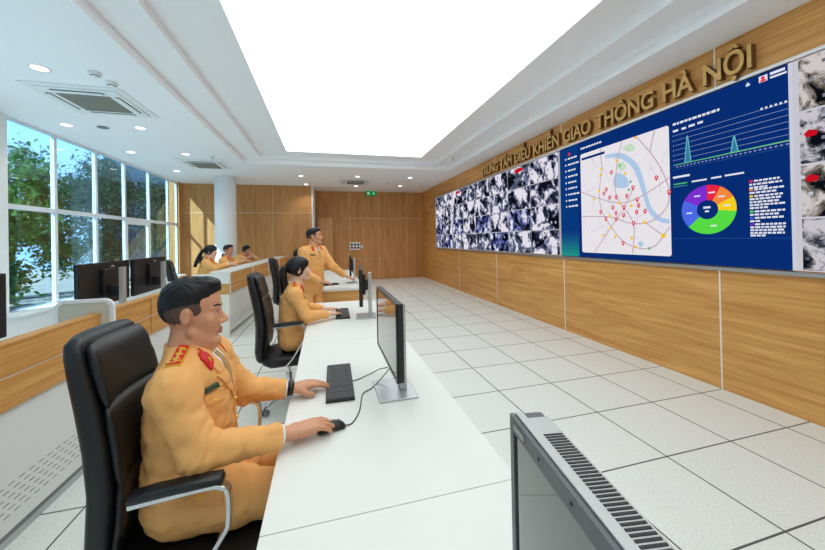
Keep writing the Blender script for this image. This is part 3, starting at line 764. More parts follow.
def keyboard(label, loc, rotz):
    t = thing('keyboard', label, 'keyboard', loc, rotz, 'keyboards')
    MB().box((-.068, -.225, 0), (.068, .225, .016)).build('case', M['kb'], t, bevel=.004)
    mb = MB()
    for r in range(6):
        x = .052-.0205*r-(0 if r == 0 else .004)
        y = .215
        k = 0
        cols_ = 21
        for c in range(cols_):
            w = .0198
            yy = .215-.0205*c-(.004 if c > 14 else 0)-(.003 if c > 17 else 0)
            if r == 5 and 4 <= c <= 9:
                if c == 4: mb.box((x-.009, yy-.0205*5-w+.001, .016), (x+.008, yy-.001, .0205))
                continue
            mb.box((x-.009, yy-w+.0015, .016), (x+.008, yy-.0005, .0205))
    mb.build('keys', M['keys'], t)
    return t
keyboard('black keyboard under the seated man\'s far hand', (-2.165, .08, .75), -.02)
keyboard('black keyboard under the seated woman\'s hands', (-2.07, 1.75, .75), -.02)

def mouse(label, loc, rotz=0):
    t = thing('mouse', label, 'computer mouse', loc, rotz, 'computer mice')
    rs = []; n = 16
    for x, w, h in ((-.055, .012, .010), (-.05, .024, .02), (-.03, .030, .033), (0, .031, .036), (.03, .029, .028), (.05, .024, .018), (.056, .014, .010)):
        rs.append([(x, w*math.cos(2*PI*i/n), max(.001, h*(.5+.5*math.sin(2*PI*i/n)))) for i in range(n)])
    MB().rings(rs).build('shell', M['black'], t, smooth=True)
    MB().cyl((.028, -.003, .027), (.028, .003, .027), .009, n=12).build('scroll_wheel', M['grey'], t)
    return t
mouse('black mouse under the seated man\'s near hand', (-2.215, -.365, .75), .2)
def cable(label, pts, name='cable'):
    p3 = smooth_pts3(pts)
    return tag(MB().sweep(p3, .0026, n=6).build(name, M['cable'], smooth=True), label, 'cable')
def smooth_pts3(pts, k=8):
    P = [Vector(p) for p in pts]; n = len(P); out = []
    for i in range(n-1):
        a, b, c, d = P[max(0, i-1)], P[i], P[i+1], P[min(n-1, i+2)]
        for s in range(k):
            t = s/k; out.append(.5*((2*b)+(-a+c)*t+(2*a-5*b+4*c-d)*t*t+(-a+3*b-3*c+d)*t**3))
    return out+[P[-1]]
cable('thin dark cable from the mouse to the monitor stand', [(-2.165, -.355, .755), (-2.13, -.345, .753), (-2.09, -.25, .753), (-2.06, -.10, .753), (-2.01, -.05, .7535), (-1.955, -.005, .775), (-1.88, .0, .85)])
cable('thin dark cable from the keyboard to the monitor stand', [(-2.096, .06, .758), (-2.06, .085, .753), (-2.0, .13, .753), (-1.94, .13, .775), (-1.90, .08, .80)])

# ------------------------------------------------------------------ office chairs (face +x)
def loft_ring(z, xc, ht, hw, e, n=40, bow=0.):
    r = []
    for i in range(n):
        a = 2*PI*i/n; ca, sa = math.cos(a), math.sin(a)
        y = hw*math.copysign(abs(sa)**(2/e), sa); x = ht*math.copysign(abs(ca)**(2/e), ca)
        r.append((xc+x+bow*(y/hw)**2, y, z))
    return r
def office_chair(label, loc, rotz, arm=.19, group='black office chairs'):
    t = thing('office_chair', label, 'office chair', loc, rotz, group)
    # back: outer shell
    prof = [(.43, -.235, .030, .20), (.46, -.245, .034, .235), (.52, -.25, .038, .245), (.62, -.24, .042, .246), (.75, -.235, .044, .240), (.88, -.25, .044, .230), (1.0, -.275, .042, .216), (1.10, -.298, .038, .208), (1.17, -.312, .034, .203), (1.205, -.32, .028, .192), (1.222, -.322, .016, .17)]
    MB().rings([loft_ring(z, x, h, w*.86, 4.5, bow=.03) for z, x, h, w in prof]).build('backrest', M['leather'], t, smooth=True)
    # front cushions
    def cushion(name, z0, z1, th, wf, k=9, xo=0.):
        rs = []
        for i in range(k+1):
            u = i/k; z = z0+(z1-z0)*u
            import bisect
            j = max(1, min(len(prof)-1, bisect.bisect([p[0] for p in prof], z)))
            a, b = prof[j-1], prof[j]; q = (z-a[0])/(b[0]-a[0]); xc = a[1]+(b[1]-a[1])*q+a[2]; hw = a[3]+(b[3]-a[3])*q
            e = (1-abs(2*u-1)**4)
            rs.append(loft_ring(z, xc+xo, .006+th*.75*max(e, .0)**.6, hw*.86*wf*(.965+.035*e), 3.2, bow=.035))
        MB().rings(rs).build(name, M['leather'], t, smooth=True)
    cushion('headrest', 1.0, 1.2, .03, .93)
    cushion('upper_cushion', .76, 1.005, .024, .95)
    cushion('lumbar_cushion', .52, .79, .022, .93)
    # seat
    rs = []
    for z, s in ((.40, .90), (.415, .97), (.44, 1.0), (.465, .99), (.483, .95), (.492, .85)):
        rs.append([(.03+x*s, y*s, z-.03*max(0, x-.12)) for x, y in [(.255*math.copysign(abs(math.cos(a))**.5, math.cos(a)), .255*math.copysign(abs(math.sin(a))**.5, math.sin(a))) for a in [2*PI*i/44 for i in range(44)]]])
    MB().rings(rs).build('seat', M['leather'], t, smooth=True)
    za = .535+arm
    for s in (-1, 1):
        y = s*.275
        path = [(-.095, y, za), (.10, y, za+.012), (.145, y, za+.006), (.165, y, za-.02), (.165, y, za-.10), (.145, y*.99, za-.15), (.02, y*.86, .425), (-.08, y*.6, .392), (-.16, y*.4, .385)]
        fr = MB().sweep(smooth_pts3(path, 5), .007, .017, rect=True, up=(0, 1, 0)).build('armrest', M['chrome'], t, bevel=.003)
        rs = []
        for x, w, h in ((-.095, .018, .006), (-.09, .024, .011), (-.04, .027, .014), (.08, .027, .015), (.145, .025, .013), (.153, .018, .007)):
            zz = za+.008+.010*(x+.15)/.3
            rs.append([(x, y+w*math.copysign(abs(math.cos(a))**.6, math.cos(a)), zz+h+h*math.copysign(abs(math.sin(a))**.6, math.sin(a))) for a in [2*PI*i/20 for i in range(20)]])
        MB().rings(rs).build('arm_pad', M['leather'], fr, smooth=True)
    MB().box((-.16, -.12, .355), (.16, .12, .398)).build('tilt_mechanism', M['black'], t, bevel=.01)
    mb = MB().cyl((0, 0, .24), (0, 0, .355), .018, n=18).cyl((0, 0, .09), (0, 0, .26), .028, n=18); mb.build('gas_column', M['chrome'], t)
    for k in range(5):
        a = 2*PI*k/5+.35; ca, sa = math.cos(a), math.sin(a)
        MB().sweep([(.02*ca, .02*sa, .105), (.15*ca, .15*sa, .10), (.30*ca, .30*sa, .075)], [.026, .022, .015], [.018, .014, .010], rect=True).build('leg', M['chrome'], t, bevel=.004)
        cs = MB()
        for q in (-1, 1): cs.cyl((.31*ca-sa*q*.010, .31*sa+ca*q*.010, .028), (.31*ca-sa*q*.026, .31*sa+ca*q*.026, .028), .028, n=18)
        cs.cyl((.31*ca, .31*sa, .03), (.31*ca, .31*sa, .075), .008, n=10)
        cs.build('caster', M['grey'], t)
    return t
office_chair('tall black leather office chair holding the nearest seated man, chrome arms', (-2.70, -.33, 0), .02, arm=.225)
office_chair('black leather office chair with chrome base holding the typing woman', (-2.585, 1.62, 0), .0, arm=.228)
office_chair('black leather office chair mostly hidden behind the standing man', (-2.86, 4.55, 0), 0., arm=.16)
office_chair('black office chair behind the woman with the long ponytail at the console', (-4.68, 5.13, 0), .25, arm=.16)
office_chair('black office chair of the middle man at the console', (-4.52, 6.33, 0), .0, arm=.16)
office_chair('black office chair of the person resting on folded hands by the column', (-4.44, 7.64, 0), -.1, arm=.16)
# ------------------------------------------------------------------ people: smooth solids on a grid, one continuous body each
def axis(*segs):
    """segs: (lo, hi, step) in a row"""
    a = []
    for lo, hi, h in segs:
        n = max(1, int(round((hi-lo)/h))); a += [lo+(hi-lo)*i/n for i in range(n)]
    a.append(segs[-1][1]); return np.array(a, np.float32)
class Field:
    def __init__(s, xs, ys, zs):
        s.x, s.y, s.z = xs, ys, zs; s.F = np.full((len(xs), len(ys), len(zs)), .4, np.float32)
    def win(s, lo, hi):
        w = []
        for a, l, h in zip((s.x, s.y, s.z), lo, hi):
            w.append(slice(max(0, int(np.searchsorted(a, l))-1), int(np.searchsorted(a, h))+1))
        return tuple(w), s.x[w[0]][:, None, None], s.y[w[1]][None, :, None], s.z[w[2]][None, None, :]
    def put(s, d, w, k, sub=False):
        F = s.F[w]
        if F.size == 0: return
        if not sub:
            h = np.clip(.5+.5*(F-d)/k, 0, 1); s.F[w] = F*(1-h)+d*h-k*h*(1-h)
        else:
            h = np.clip(.5-.5*(F+d)/k, 0, 1); s.F[w] = F*(1-h)-d*h+k*h*(1-h)
    def cap(s, a, b, ra, rb=None, k=.02, sub=False):
        rb = ra if rb is None else rb; a = np.array(a, float); b = np.array(b, float); m = max(ra, rb)+k+.02
        w, X, Y, Z = s.win(np.minimum(a, b)-m, np.maximum(a, b)+m)
        ba = b-a; L2 = max(1e-9, ba@ba)
        t = np.clip(((X-a[0])*ba[0]+(Y-a[1])*ba[1]+(Z-a[2])*ba[2])/L2, 0, 1)
        d = np.sqrt((X-a[0]-t*ba[0])**2+(Y-a[1]-t*ba[1])**2+(Z-a[2]-t*ba[2])**2)-(ra+(rb-ra)*t)
        s.put(d.astype(np.float32), w, k, sub)
    def ell(s, c, r, R=None, k=.02, sub=False):
        c = np.array(c, float); r = np.array(r, float); m = r.max()+k+.02
        w, X, Y, Z = s.win(c-m, c+m); X, Y, Z = X-c[0], Y-c[1], Z-c[2]
        if R is not None: X, Y, Z = (R[0, 0]*X+R[1, 0]*Y+R[2, 0]*Z, R[0, 1]*X+R[1, 1]*Y+R[2, 1]*Z, R[0, 2]*X+R[1, 2]*Y+R[2, 2]*Z)
        k0 = np.sqrt((X/r[0])**2+(Y/r[1])**2+(Z/r[2])**2); k1 = np.sqrt((X/r[0]**2)**2+(Y/r[1]**2)**2+(Z/r[2]**2)**2)+1e-6
        s.put((k0*(k0-1)/k1).astype(np.float32), w, k, sub)
    def clip(s, p, n):
        """remove the side the normal n points to"""
        n = np.array(n, float)/np.linalg.norm(n)
        d = (s.x[:, None, None]-p[0])*n[0]+(s.y[None, :, None]-p[1])*n[1]+(s.z[None, None, :]-p[2])*n[2]
        s.F = np.maximum(s.F, d.astype(np.float32))
    def folds(s, amp, seed=0, f=52.):
        r = np.random.RandomState(seed); X, Y, Z = s.x[:, None, None], s.y[None, :, None], s.z[None, None, :]
        n = 0
        for i in range(7):
            d = r.randn(3); d /= np.linalg.norm(d); q = f*(.5+1.1*r.rand()); e = r.randn(3)*.35*q
            n = n+np.sin(q*(d[0]*X+d[1]*Y+d[2]*Z)+1.7*np.sin(e[0]*X+e[1]*Y+e[2]*Z+r.rand()*6)+r.rand()*6)
        s.F += (amp*np.maximum(n/2.2, -.8)).astype(np.float32)
    def mesh(s):
        F = s.F; S = F < 0
        nx, ny, nz = F.shape
        cnt = np.zeros((nx-1, ny-1, nz-1), np.int8)
        for i in (0, 1):
            for j in (0, 1):
                for k in (0, 1): cnt += S[i:nx-1+i, j:ny-1+j, k:nz-1+k]
        act = np.argwhere((cnt > 0) & (cnt < 8)); N = len(act)
        idm = np.full(cnt.shape, -1, np.int32); idm[act[:, 0], act[:, 1], act[:, 2]] = np.arange(N)
        P = np.zeros((N, 3)); W = np.zeros(N)
        ax = (s.x, s.y, s.z)
        cs = [(i, j, k) for i in (0, 1) for j in (0, 1) for k in (0, 1)]
        for a in cs:
            for q in range(3):
                if a[q]: continue
                b = list(a); b[q] = 1
                ia = act+np.array(a); ib = act+np.array(b)
                fa = F[ia[:, 0], ia[:, 1], ia[:, 2]]; fb = F[ib[:, 0], ib[:, 1], ib[:, 2]]
                m = (fa < 0) != (fb < 0); t = np.where(m, fa/np.where(fa-fb == 0, 1, fa-fb), 0)
                for d in range(3):
                    pa = ax[d][ia[:, d]]; pb = ax[d][ib[:, d]]
                    P[:, d] += np.where(m, pa+(pb-pa)*t, 0)
                W += m
        P /= W[:, None]
        Q = []
        for q in range(3):
            a = [slice(1, -1)]*3; a[q] = slice(0, -1); b = [slice(1, -1)]*3; b[q] = slice(1, None)
            Sa, Sb = S[tuple(a)], S[tuple(b)]
            e = np.argwhere(Sa != Sb); o = np.ones(3, int); o[q] = 0; e0 = e+o
            fl = Sa[e[:, 0], e[:, 1], e[:, 2]]
            u_, v_ = (q+1) % 3, (q+2) % 3
            def cid(du, dv):
                c = e0.copy(); c[:, u_] -= du; c[:, v_] -= dv; return idm[c[:, 0], c[:, 1], c[:, 2]]
            quad = np.stack([cid(1, 1), cid(0, 1), cid(0, 0), cid(1, 0)], 1)
            quad[~fl] = quad[~fl][:, ::-1]
            Q.append(quad)
        return P, np.concatenate(Q)
    def build(s, name, mats, parent=None, mfn=None):
        P, Q = s.mesh()
        me = bpy.data.meshes.new(name); me.from_pydata(P.tolist(), [], Q.tolist())
        mats = mats if isinstance(mats, (list, tuple)) else [mats]
        for m in mats: me.materials.append(m)
        me.polygons.foreach_set('use_smooth', [True]*len(Q))
        if mfn is not None: me.polygons.foreach_set('material_index', mfn(P[Q].mean(1)).astype(np.int32))
        me.update(); o = bpy.data.objects.new(name, me); C.objects.link(o)
        if parent: o.parent = parent
        return o

def V3(*a): return np.array(a, float)
def unit(v): v = np.array(v, float); return v/np.linalg.norm(v)
def rot(yaw=0, pitch=0, roll=0):
    """yaw about z, pitch>0 tips the face up, roll>0 tips the head to the left shoulder"""
    a = Matrix.Rotation(yaw, 3, 'Z') @ Matrix.Rotation(-pitch, 3, 'Y') @ Matrix.Rotation(-roll, 3, 'X')
    return np.array(a)

def head_shape(f, c, R, S, woman=False, hz=1.):
    SV = S*np.array((1, 1, hz)); T = lambda p: c+R@(np.array(p)*SV)
    E = lambda p, r, k=.012, sub=False: f.ell(T(p), np.array(r)*SV, R, k*S, sub)
    K = lambda a, b, ra, rb, k=.01, sub=False: f.cap(T(a), T(b), ra*S, rb*S, k*S, sub)
    E((-.014, 0, .032), (.098, .075, .086)); E((.036, 0, -.026), (.056, .056, .070), .022)
    j = .9 if woman else 1.
    E((.040, 0, .045), (.050, .062, .05), .02)
    for s in (-1, 1):
        K((.0, s*.049*j, -.058), (.066, s*.014, -.100), .016, .014, .018)
        E((.060, s*.040, -.022), (.018, .020, .020), .02)
        K((.083, s*.014, .017), (.072, s*.044, .016), .009, .008, .012)
    E((.076, 0, -.100), (.016, .019, .014), .014)
    for s in (-1, 1):
        E((.096, s*.032, -.003), (.016, .017, .011), .012, True)
        E((.0735, s*.031, -.003), (.0135, .0165, .0135), .004)
    K((.084, 0, .008), (.106, 0, -.027), .0075, .0105, .010); E((.1075, 0, -.031), (.0105, .012, .0095), .006)
    for s in (-1, 1): E((.096, s*.0125, -.036), (.0105, .0085, .008), .005)
    K((.080, -.019, -.064), (.0905, 0, -.0605), .0055, .0058, .006); K((.080, .019, -.064), (.0905, 0, -.0605), .0055, .0058, .006)
    K((.079, -.015, -.072), (.0880, 0, -.0735), .0055, .0065, .006); K((.079, .015, -.072), (.0880, 0, -.0735), .0055, .0065, .006)
    K((.087, -.021, -.0680), (.0975, 0, -.0668), .0018, .0018, .002, True); K((.087, .021, -.0680), (.0975, 0, -.0668), .0018, .0018, .002, True)
    E((.0935, 0, -.0855), (.008, .02, .006), .008, True)
    for s in (-1, 1):
        Re = R@rot(s*.35, -.2, 0)
        f.ell(T((-.012, s*.077, -.004)), np.array((.019, .0075, .032))*S, Re, .006*S)
        f.ell(T((-.006, s*.086, -.002)), np.array((.010, .006, .018))*S, Re, .004*S, True)
    return T

def hand_shape(f, w, d, n, side, curl=.35, S=1., thumb_out=.6):
    """w wrist, d pointing direction, n palm-down normal, side=+1 thumb on the +s side (s = n x d)"""
    d = unit(d); n = unit(n-np.dot(n, d)*d); s = np.cross(n, d)*side
    kn = []
    for i, (o, l) in enumerate(((.028, .088), (.0095, .094), (-.0095, .090), (-.027, .082))):
        kp = w+d*l*S+s*o*S-n*.004*S; kn.append(kp)
        f.cap(w+s*o*.55*S, kp, .0155*S, .0115*S, .012*S)
    f.ell(w+d*.05*S+n*.004*S, np.array((.045, .034, .016))*S, np.stack([d, s, n], 1), .012*S)
    for i, (kp, L_) in enumerate(zip(kn, (.072, .080, .075, .058))):
        sp = (1.5-i)*.09; dd = unit(d+s*sp); p = kp; r0 = .0098*S
        for j, fr in enumerate((.45, .32, .23)):
            a = curl*(.35+j*.75); dv = dd*math.cos(a)+n*math.sin(a); q = p+dv*L_*fr*S
            f.cap(p, q, r0, r0*.9, .003*S); p = q; r0 *= .9
    b = w+d*.022*S+s*.026*S; t1 = b+unit(d*.7+s*thumb_out+n*.35)*.042*S; t2 = t1+unit(d*.95+s*.15+n*.3)*.030*S
    f.cap(b, t1, .0145*S, .011*S, .010*S); f.cap(t1, t2, .0108*S, .0085*S, .003*S)

class Proj:
    """drops flat cut-outs onto a clothing mesh"""
    def __init__(s, o):
        me = o.data; s.b = BVHTree.FromPolygons([v.co for v in me.vertices], [tuple(p.vertices) for p in me.polygons]); s.o = o
    def hit(s, p, d):
        h = s.b.ray_cast(Vector(p), Vector(d)); return h[0], h[1]
    def patch(s, name, mats, fn, d, off=.004, nu=8, nv=8, parent=None, mi=0, th=.003):
        """fn(u,v) -> ray origin"""
        top, bot = [], []; last = None
        dv = Vector(d).normalized()
        pts = {}
        for i in range(nu+1):
            for j in range(nv+1):
                o = Vector(fn(i/nu, j/nv)); h, nn = s.hit(o, dv)
                pts[i, j] = (o, h, nn)
        ds = sorted((h-o).dot(dv) for o, h, _ in pts.values() if h is not None)
        if not ds: return None
        med = ds[len(ds)//2]
        v = []
        for lay in (off, -.002):
            for i in range(nu+1):
                for j in range(nv+1):
                    o, h, nn = pts[i, j]
                    if h is None or abs((h-o).dot(dv)-med) > .09: p = o+dv*med; q = -dv
                    else: p = h; q = (nn-dv*.6).normalized() if nn.dot(dv) < 0 else -dv
                    v.append(p+q*lay)
        m = (nu+1)*(nv+1); f = []
        I = lambda i, j: i*(nv+1)+j
        for i in range(nu):
            for j in range(nv):
                a = (I(i, j), I(i+1, j), I(i+1, j+1), I(i, j+1)); f.append(a); f.append(tuple(m+x for x in reversed(a)))
        rim = [I(i, 0) for i in range(nu)]+[I(nu, j) for j in range(nv)]+[I(i, nv) for i in range(nu, 0, -1)]+[I(0, j) for j in range(nv, 0, -1)]
        for x, y in zip(rim, rim[1:]+rim[:1]): f.append((y, x, x+m, y+m))
        mb = MB().add(v, f, mi); return mb.build(name, mats, parent, smooth=False)
def quad2(p00, p10, p11, p01, lift):
    """bilinear map into 3D by lift(a,b)"""
    p00, p10, p11, p01 = map(np.array, (p00, p10, p11, p01))
    return lambda u, v: lift(*(p00*(1-u)*(1-v)+p10*u*(1-v)+p11*u*v+p01*(1-u)*v))

def make_person(label, loc, heading, P, group=None):
    """P: joints in a frame with x ahead, y to the person's left, z up from the floor"""
    S = P.get('hs', 1.0); res = P['res']; hr = P.get('hres', res); W = P.get('width', 1.0)
    woman = P.get('woman', False)
    hc = V3(*P['head']); R = rot(*P.get('hrot', (0, 0, 0)))
    J = {k: V3(*P[k]) for k in ('shR', 'shL', 'elR', 'elL', 'wrR', 'wrL', 'hip', 'chest', 'neck')}
    kn = [V3(*P['knR']), V3(*P['knL'])]; an = [V3(*P['anR']), V3(*P['anL'])]
    allp = np.array(list(J.values())+kn+an+[hc]+[V3(*P[h]['tip']) for h in ('haR', 'haL')])
    lo = allp.min(0)-.2; hi = allp.max(0)+.2
    lo[2] = 0.0 if P.get('feet', True) else lo[2]
    zt = hc[2]-.16*S
    za = min(J['wrR'][2], J['wrL'][2])-.07
    xs = axis((lo[0], hi[0], hr if False else res)); ys = axis((lo[1], hi[1], res))
    zs = axis((-.02, max(.0, za-.05), res*1.8), (max(.0, za-.05), zt, res), (zt, hc[2]+.17*S, hr))
    # ---- body: one continuous surface
    f = Field(xs, ys, zs)
    HZ = P.get('hz', 1.); T = head_shape(f, hc, R, S, woman, HZ)
    f.cap(T((-.034, 0, -.045)), J['neck']+V3(-.010, 0, .0), (.043 if woman else .046)*S, (.048 if woman else .054)*S, .014); 
    f.cap(J['neck'], J['hip'], .07, .09, .05); f.ell(J['chest'], (.09, .14*W, .14), None, .05)
    f.cap(J['shR'], J['shL'], .045, .045, .05)
    for a, b, c, h in (('shR', 'elR', 'wrR', 'haR'), ('shL', 'elL', 'wrL', 'haL')):
        f.cap(J[a], J[b], .044, .036, .02); f.cap(J[b], J[c], .036, .026, .015)
        H = P[h]; d = V3(*H['tip'])-J[c]
        hand_shape(f, J[c]+unit(d)*.012, d, V3(*H['n']), H['side'], H.get('curl', .35), P.get('handS', 1.0), H.get('th', .6))
    for sgn, k_, a_ in ((-1, kn[0], an[0]), (1, kn[1], an[1])):
        hp = J['hip']+V3(0, sgn*.09, 0)
        f.cap(hp, k_, .062, .046, .03); f.cap(k_, a_, .044, .032, .02); f.cap(a_+V3(-.02, 0, -.03), a_+V3(.13, 0, -.05), .03, .022, .02)
    skin = M['skin_w' if woman else 'skin']; lip = M['lip_w' if woman else 'lip']
    Ri = R.T
    def mf(c):
        q = (c-hc)@R/S/np.array((1, 1, HZ))
        return ((q[:, 0] > .074) & (np.abs(q[:, 1]) < .0225-.7*np.abs(q[:, 2]+.067)) & (q[:, 2] > -.0785) & (q[:, 2] < -.0585)).astype(int)
    body = f.build('person', [skin, lip], None, mf)
    body.location = loc; body.rotation_euler.z = heading
    tag(body, label, 'person', group)
    # ---- eyes, brows
    dtl = P.get('detail', 2)
    for s in (-1, 1):
        e = MB(); cc = T((.0735, s*.031, -.003)); RR = S*.0146; n = 14
        v = []; fcs = []; mi = []
        for i in range(n+1):
            ph = -1.0+2.0*i/n
            hh = (.23 if dtl > 1 else .26)*math.sqrt(max(0, 1-(ph/1.0)**2))+.01
            for th in (-hh, -hh*.33, hh*.33, hh*.75):
                loc_ = V3(math.cos(ph)*math.cos(th)*.0139, math.sin(ph)*math.cos(th)*.0169+0, math.sin(th)*.0139+.0003)*1.02
                v.append(T(V3(.0735, s*.031, -.003)+loc_))
        g = P.get('gaze', 0.)
        for i in range(n):
            ph = -1.0+2.0*(i+.5)/n
            for j in range(3): fcs.append((i*4+j, i*4+4+j, i*4+5+j, i*4+1+j)); mi.append(1 if abs(ph-g) < .36 else 0)
        e.v = [tuple(p) for p in v]; e.f = fcs; e.m = mi
        e.build('eye', [M['eyew'], M['eyed']], body, smooth=True)
        bw = .0042 if not woman else .0028
        pts = [T((.0935-.36*(y-.012)-2.5*max(0, y-.04)**1.3, s*y, .0205+.006*math.sin((y-.012)/.038*PI*.8))) for y in (.012, .02, .028, .036, .044, .049)]
        MB().sweep(pts, [.002*S]+[.0032*S]*4+[.0015*S], [bw*S*.8, bw*S, bw*S, bw*.9*S, bw*.7*S, bw*.3*S], n=8, up=tuple(R@V3(0, 0, 1))).build('eyebrow', M['hair'], body, smooth=True)
        ul = [T((.0735+.0150*math.cos(ph), s*.031+.0175*math.sin(ph), .0012+.0028*math.cos(ph*1.35))) for ph in [-1.05+2.1*i/8 for i in range(9)]]
        MB().sweep(ul, .0011*S, n=6).build('eyelashes', M['hair'], body, smooth=True)
    # ---- hair
    hx = axis((hc[0]-.26*S, hc[0]+.2*S, hr)); hy = axis((hc[1]-.2*S, hc[1]+.2*S, hr)); hz = axis((hc[2]-(.2 if not woman else .45)*S, hc[2]+.22*S, hr))
    g = Field(hx, hy, hz)
    E = lambda p, r, k=.012, sub=False: g.ell(T(p), np.array(r)*S*np.array((1, 1, HZ)), R, k*S, sub)
    sty = P.get('hair', 'man')
    if sty == 'man':
        E((-.018, 0, .038), (.1005, .0805, .088)); E((-.004, 0, .075), (.098, .074, .050), .02); E((.050, 0, .100), (.042, .056, .024), .02)
        E((.088, .0, -.005), (.070, .085, .080), .008, True); E((.03, 0, -.115), (.10, .12, .085), .01, True)
        for s in (-1, 1): E((-.008, s*.088, -.008), (.026, .03, .040), .006, True)
        g.clip(T((0, 0, -.045)), -(R@V3(.35, 0, 1)))
    else:
        E((-.018, 0, .036), (.102, .083, .090)); E((-.03, 0, .0), (.085, .084, .085), .02); E((.004, 0, .052), (.096, .076, .076), .02)
        E((.118, .0, -.024), (.066, .068, .082), .006, True)
        for s in (-1, 1): E((-.004, s*.095, -.028), (.024, .03, .032), .006, True)
        g.clip(T((0, 0, -.07)), -(R@V3(.5, 0, 1)))
    X, Y, Z = hx[:, None, None]-hc[0], hy[None, :, None]-hc[1], hz[None, None, :]-hc[2]
    q = R; ly = q[0, 1]*X+q[1, 1]*Y+q[2, 1]*Z; lx = q[0, 0]*X+q[1, 0]*Y+q[2, 0]*Z; lz = q[0, 2]*X+q[1, 2]*Y+q[2, 2]*Z
    g.F += (.0016*np.sin(ly*420+22*lx+3*np.sin(lx*60))*np.cos(lz*60+lx*90)).astype(np.float32)
    def hm(c):
        qq = (c-hc)@R/S/np.array((1, 1, HZ))
        return ((qq[:, 2] < .036-.22*np.minimum(0, qq[:, 0]+.02)*-1) & (np.abs(qq[:, 1]) > .02) & (qq[:, 0] > -.085)).astype(int) if sty == 'man' else np.zeros(len(c))
    hair = g.build('hair', [M['hair'], M['fade']], body, hm)
    if 'tail' in P:
        tp = [T(p) for p in P['tail']]
        k = len(tp); rr_ = [(.017+.020*math.sin(PI*min(1, (i+.6)/(k-.2))))*S for i in range(k)]
        MB().sweep(smooth_pts3([tuple(p) for p in tp], 4), [rr_[min(k-1, int(i/4))] for i in range((k-1)*4+1)], n=12).build('ponytail', M['hair'], hair, smooth=True)
        a, b = tp[0], tp[1]; MB().cyl(a+(b-a)*.05, a+(b-a)*.3, .021*S, n=14).build('hair_tie', M['slot'], hair, smooth=True)
    # ---- jacket
    jl = lo.copy(); f = Field(axis((lo[0], hi[0], res)), axis((lo[1], hi[1], res)), axis((P.get('hem', .48)-.03, J['neck'][2]+.07, res)))
    ch, hp, nk = J['chest'], J['hip'], J['neck']; WX = .84 if woman else 1.
    f.ell(ch+V3(-.005, 0, .0), (.136*WX, .192*W, .20), None, .05); f.ell((ch+hp)/2+V3(.0, 0, 0), (.148*WX, .180*W, .24), None, .05); f.ell(hp+V3(.0, 0, .02), (.150*WX, .195*W, .17), None, .05)
    if woman:
        for s in (-1, 1): f.ell(ch+V3(.09, s*.07, -.03), (.055, .06, .06), None, .04)
    f.cap(J['shR'], J['shL'], .058, .058, .05)
    f.cap(nk+V3(-.01, 0, -.0), J['shR'], .056, .060, .045); f.cap(nk+V3(-.01, 0, -.0), J['shL'], .056, .060, .045)
    for a, b, c in (('shR', 'elR', 'wrR'), ('shL', 'elL', 'wrL')):
        f.cap(J[a], J[b], .067*P.get('sl', 1), .061*P.get('sl', 1), .04); e2 = J[b]+(J[c]-J[b])*.9
        f.cap(J[b], e2, .060*P.get('sl', 1), .045*P.get('sl', 1), .02)
    if P.get('seated', True):
        for sgn, k_ in ((-1, kn[0]), (1, kn[1])):
            h0 = hp+V3(0, sgn*.085, 0); f.cap(h0, h0+(k_-h0)*.42, .110, .098, .03)
    else:
        f.cap(hp, hp+V3(0, 0, -.16), .165, .17, .05) if False else f.ell(hp+V3(0, 0, -.08), (.145, .20*W, .2), None, .05)
    for b, c, a in (('elR', 'wrR', 'shR'), ('elL', 'wrL', 'shL')):
        w, X, Y, Z = f.win(J[b]-.26, J[b]+.26)
        X, Y, Z = X-J[b][0], Y-J[b][1], Z-J[b][2]
        d1 = unit(unit(J[c]-J[b])-unit(J[a]-J[b])*.6); r2 = X*X+Y*Y+Z*Z
        ph = 150*(d1[0]*X+d1[1]*Y+d1[2]*Z)+1.6*np.sin(31*Y+24*Z)+1.2*np.sin(40*X-18*Z)
        f.F[w] += (P.get('fold', .0035)*.85*np.sin(ph)*np.exp(-r2/.013)).astype(np.float32)
    X, Y, Z = f.x[:, None, None], f.y[None, :, None], f.z[None, None, :]
    zw = hp[2]+.13
    f.F += (P.get('fold', .0035)*.9*np.sin(70*(Z-zw)+9*Y*np.sign(Y)+14*X+1.5*np.sin(17*Y+11*X))*np.exp(-((Z-zw)/.11)**2)).astype(np.float32)
    f.folds(P.get('fold', .0035)*.5, P.get('seed', 1)); f.folds(P.get('fold', .0035)*.45, P.get('seed', 1)+9, 75.)
    # cut sleeves off at the cuff
    for b, c in (('elR', 'wrR'), ('elL', 'wrL')):
        dd = unit(J[c]-J[b]); p0 = J[b]+(J[c]-J[b])*.93
        w, X, Y, Z = f.win(np.minimum(p0, J[c])-.12, np.maximum(p0, J[c])+.12)
        pl = (X-p0[0])*dd[0]+(Y-p0[1])*dd[1]+(Z-p0[2])*dd[2]
        rad = np.sqrt(np.maximum(0, (X-p0[0])**2+(Y-p0[1])**2+(Z-p0[2])**2-pl**2))
        near = rad < .085
        f.F[w] = np.where(near & (pl > -.03), np.maximum(f.F[w], pl), f.F[w])
    f.clip((0, 0, P.get('hem', .48)), (P.get('hemt', 0.), 0, -1))
    f.clip(nk+V3(0, 0, .045), (.45, 0, 1))
    jk = f.build('jacket', M['uni'], body)
    pj = Proj(jk)
    cx, cz = ch[0], ch[2]
    # front cut-outs: 2D (y, z) seen from ahead, following the chest lean
    lean = (nk[0]-ch[0])/max(.01, nk[2]-ch[2])
    fr = lambda y, z: (cx+.22+lean*(z-cz), y, z)
    D = (-1, 0, 0)
    nz = nk[2]
    pj.patch('shirt', M['shirt'], quad2((-.050, nz-.004), (.050, nz-.004), (.006, nz-.17), (-.006, nz-.17), fr), D, .002, 8, 12, body)
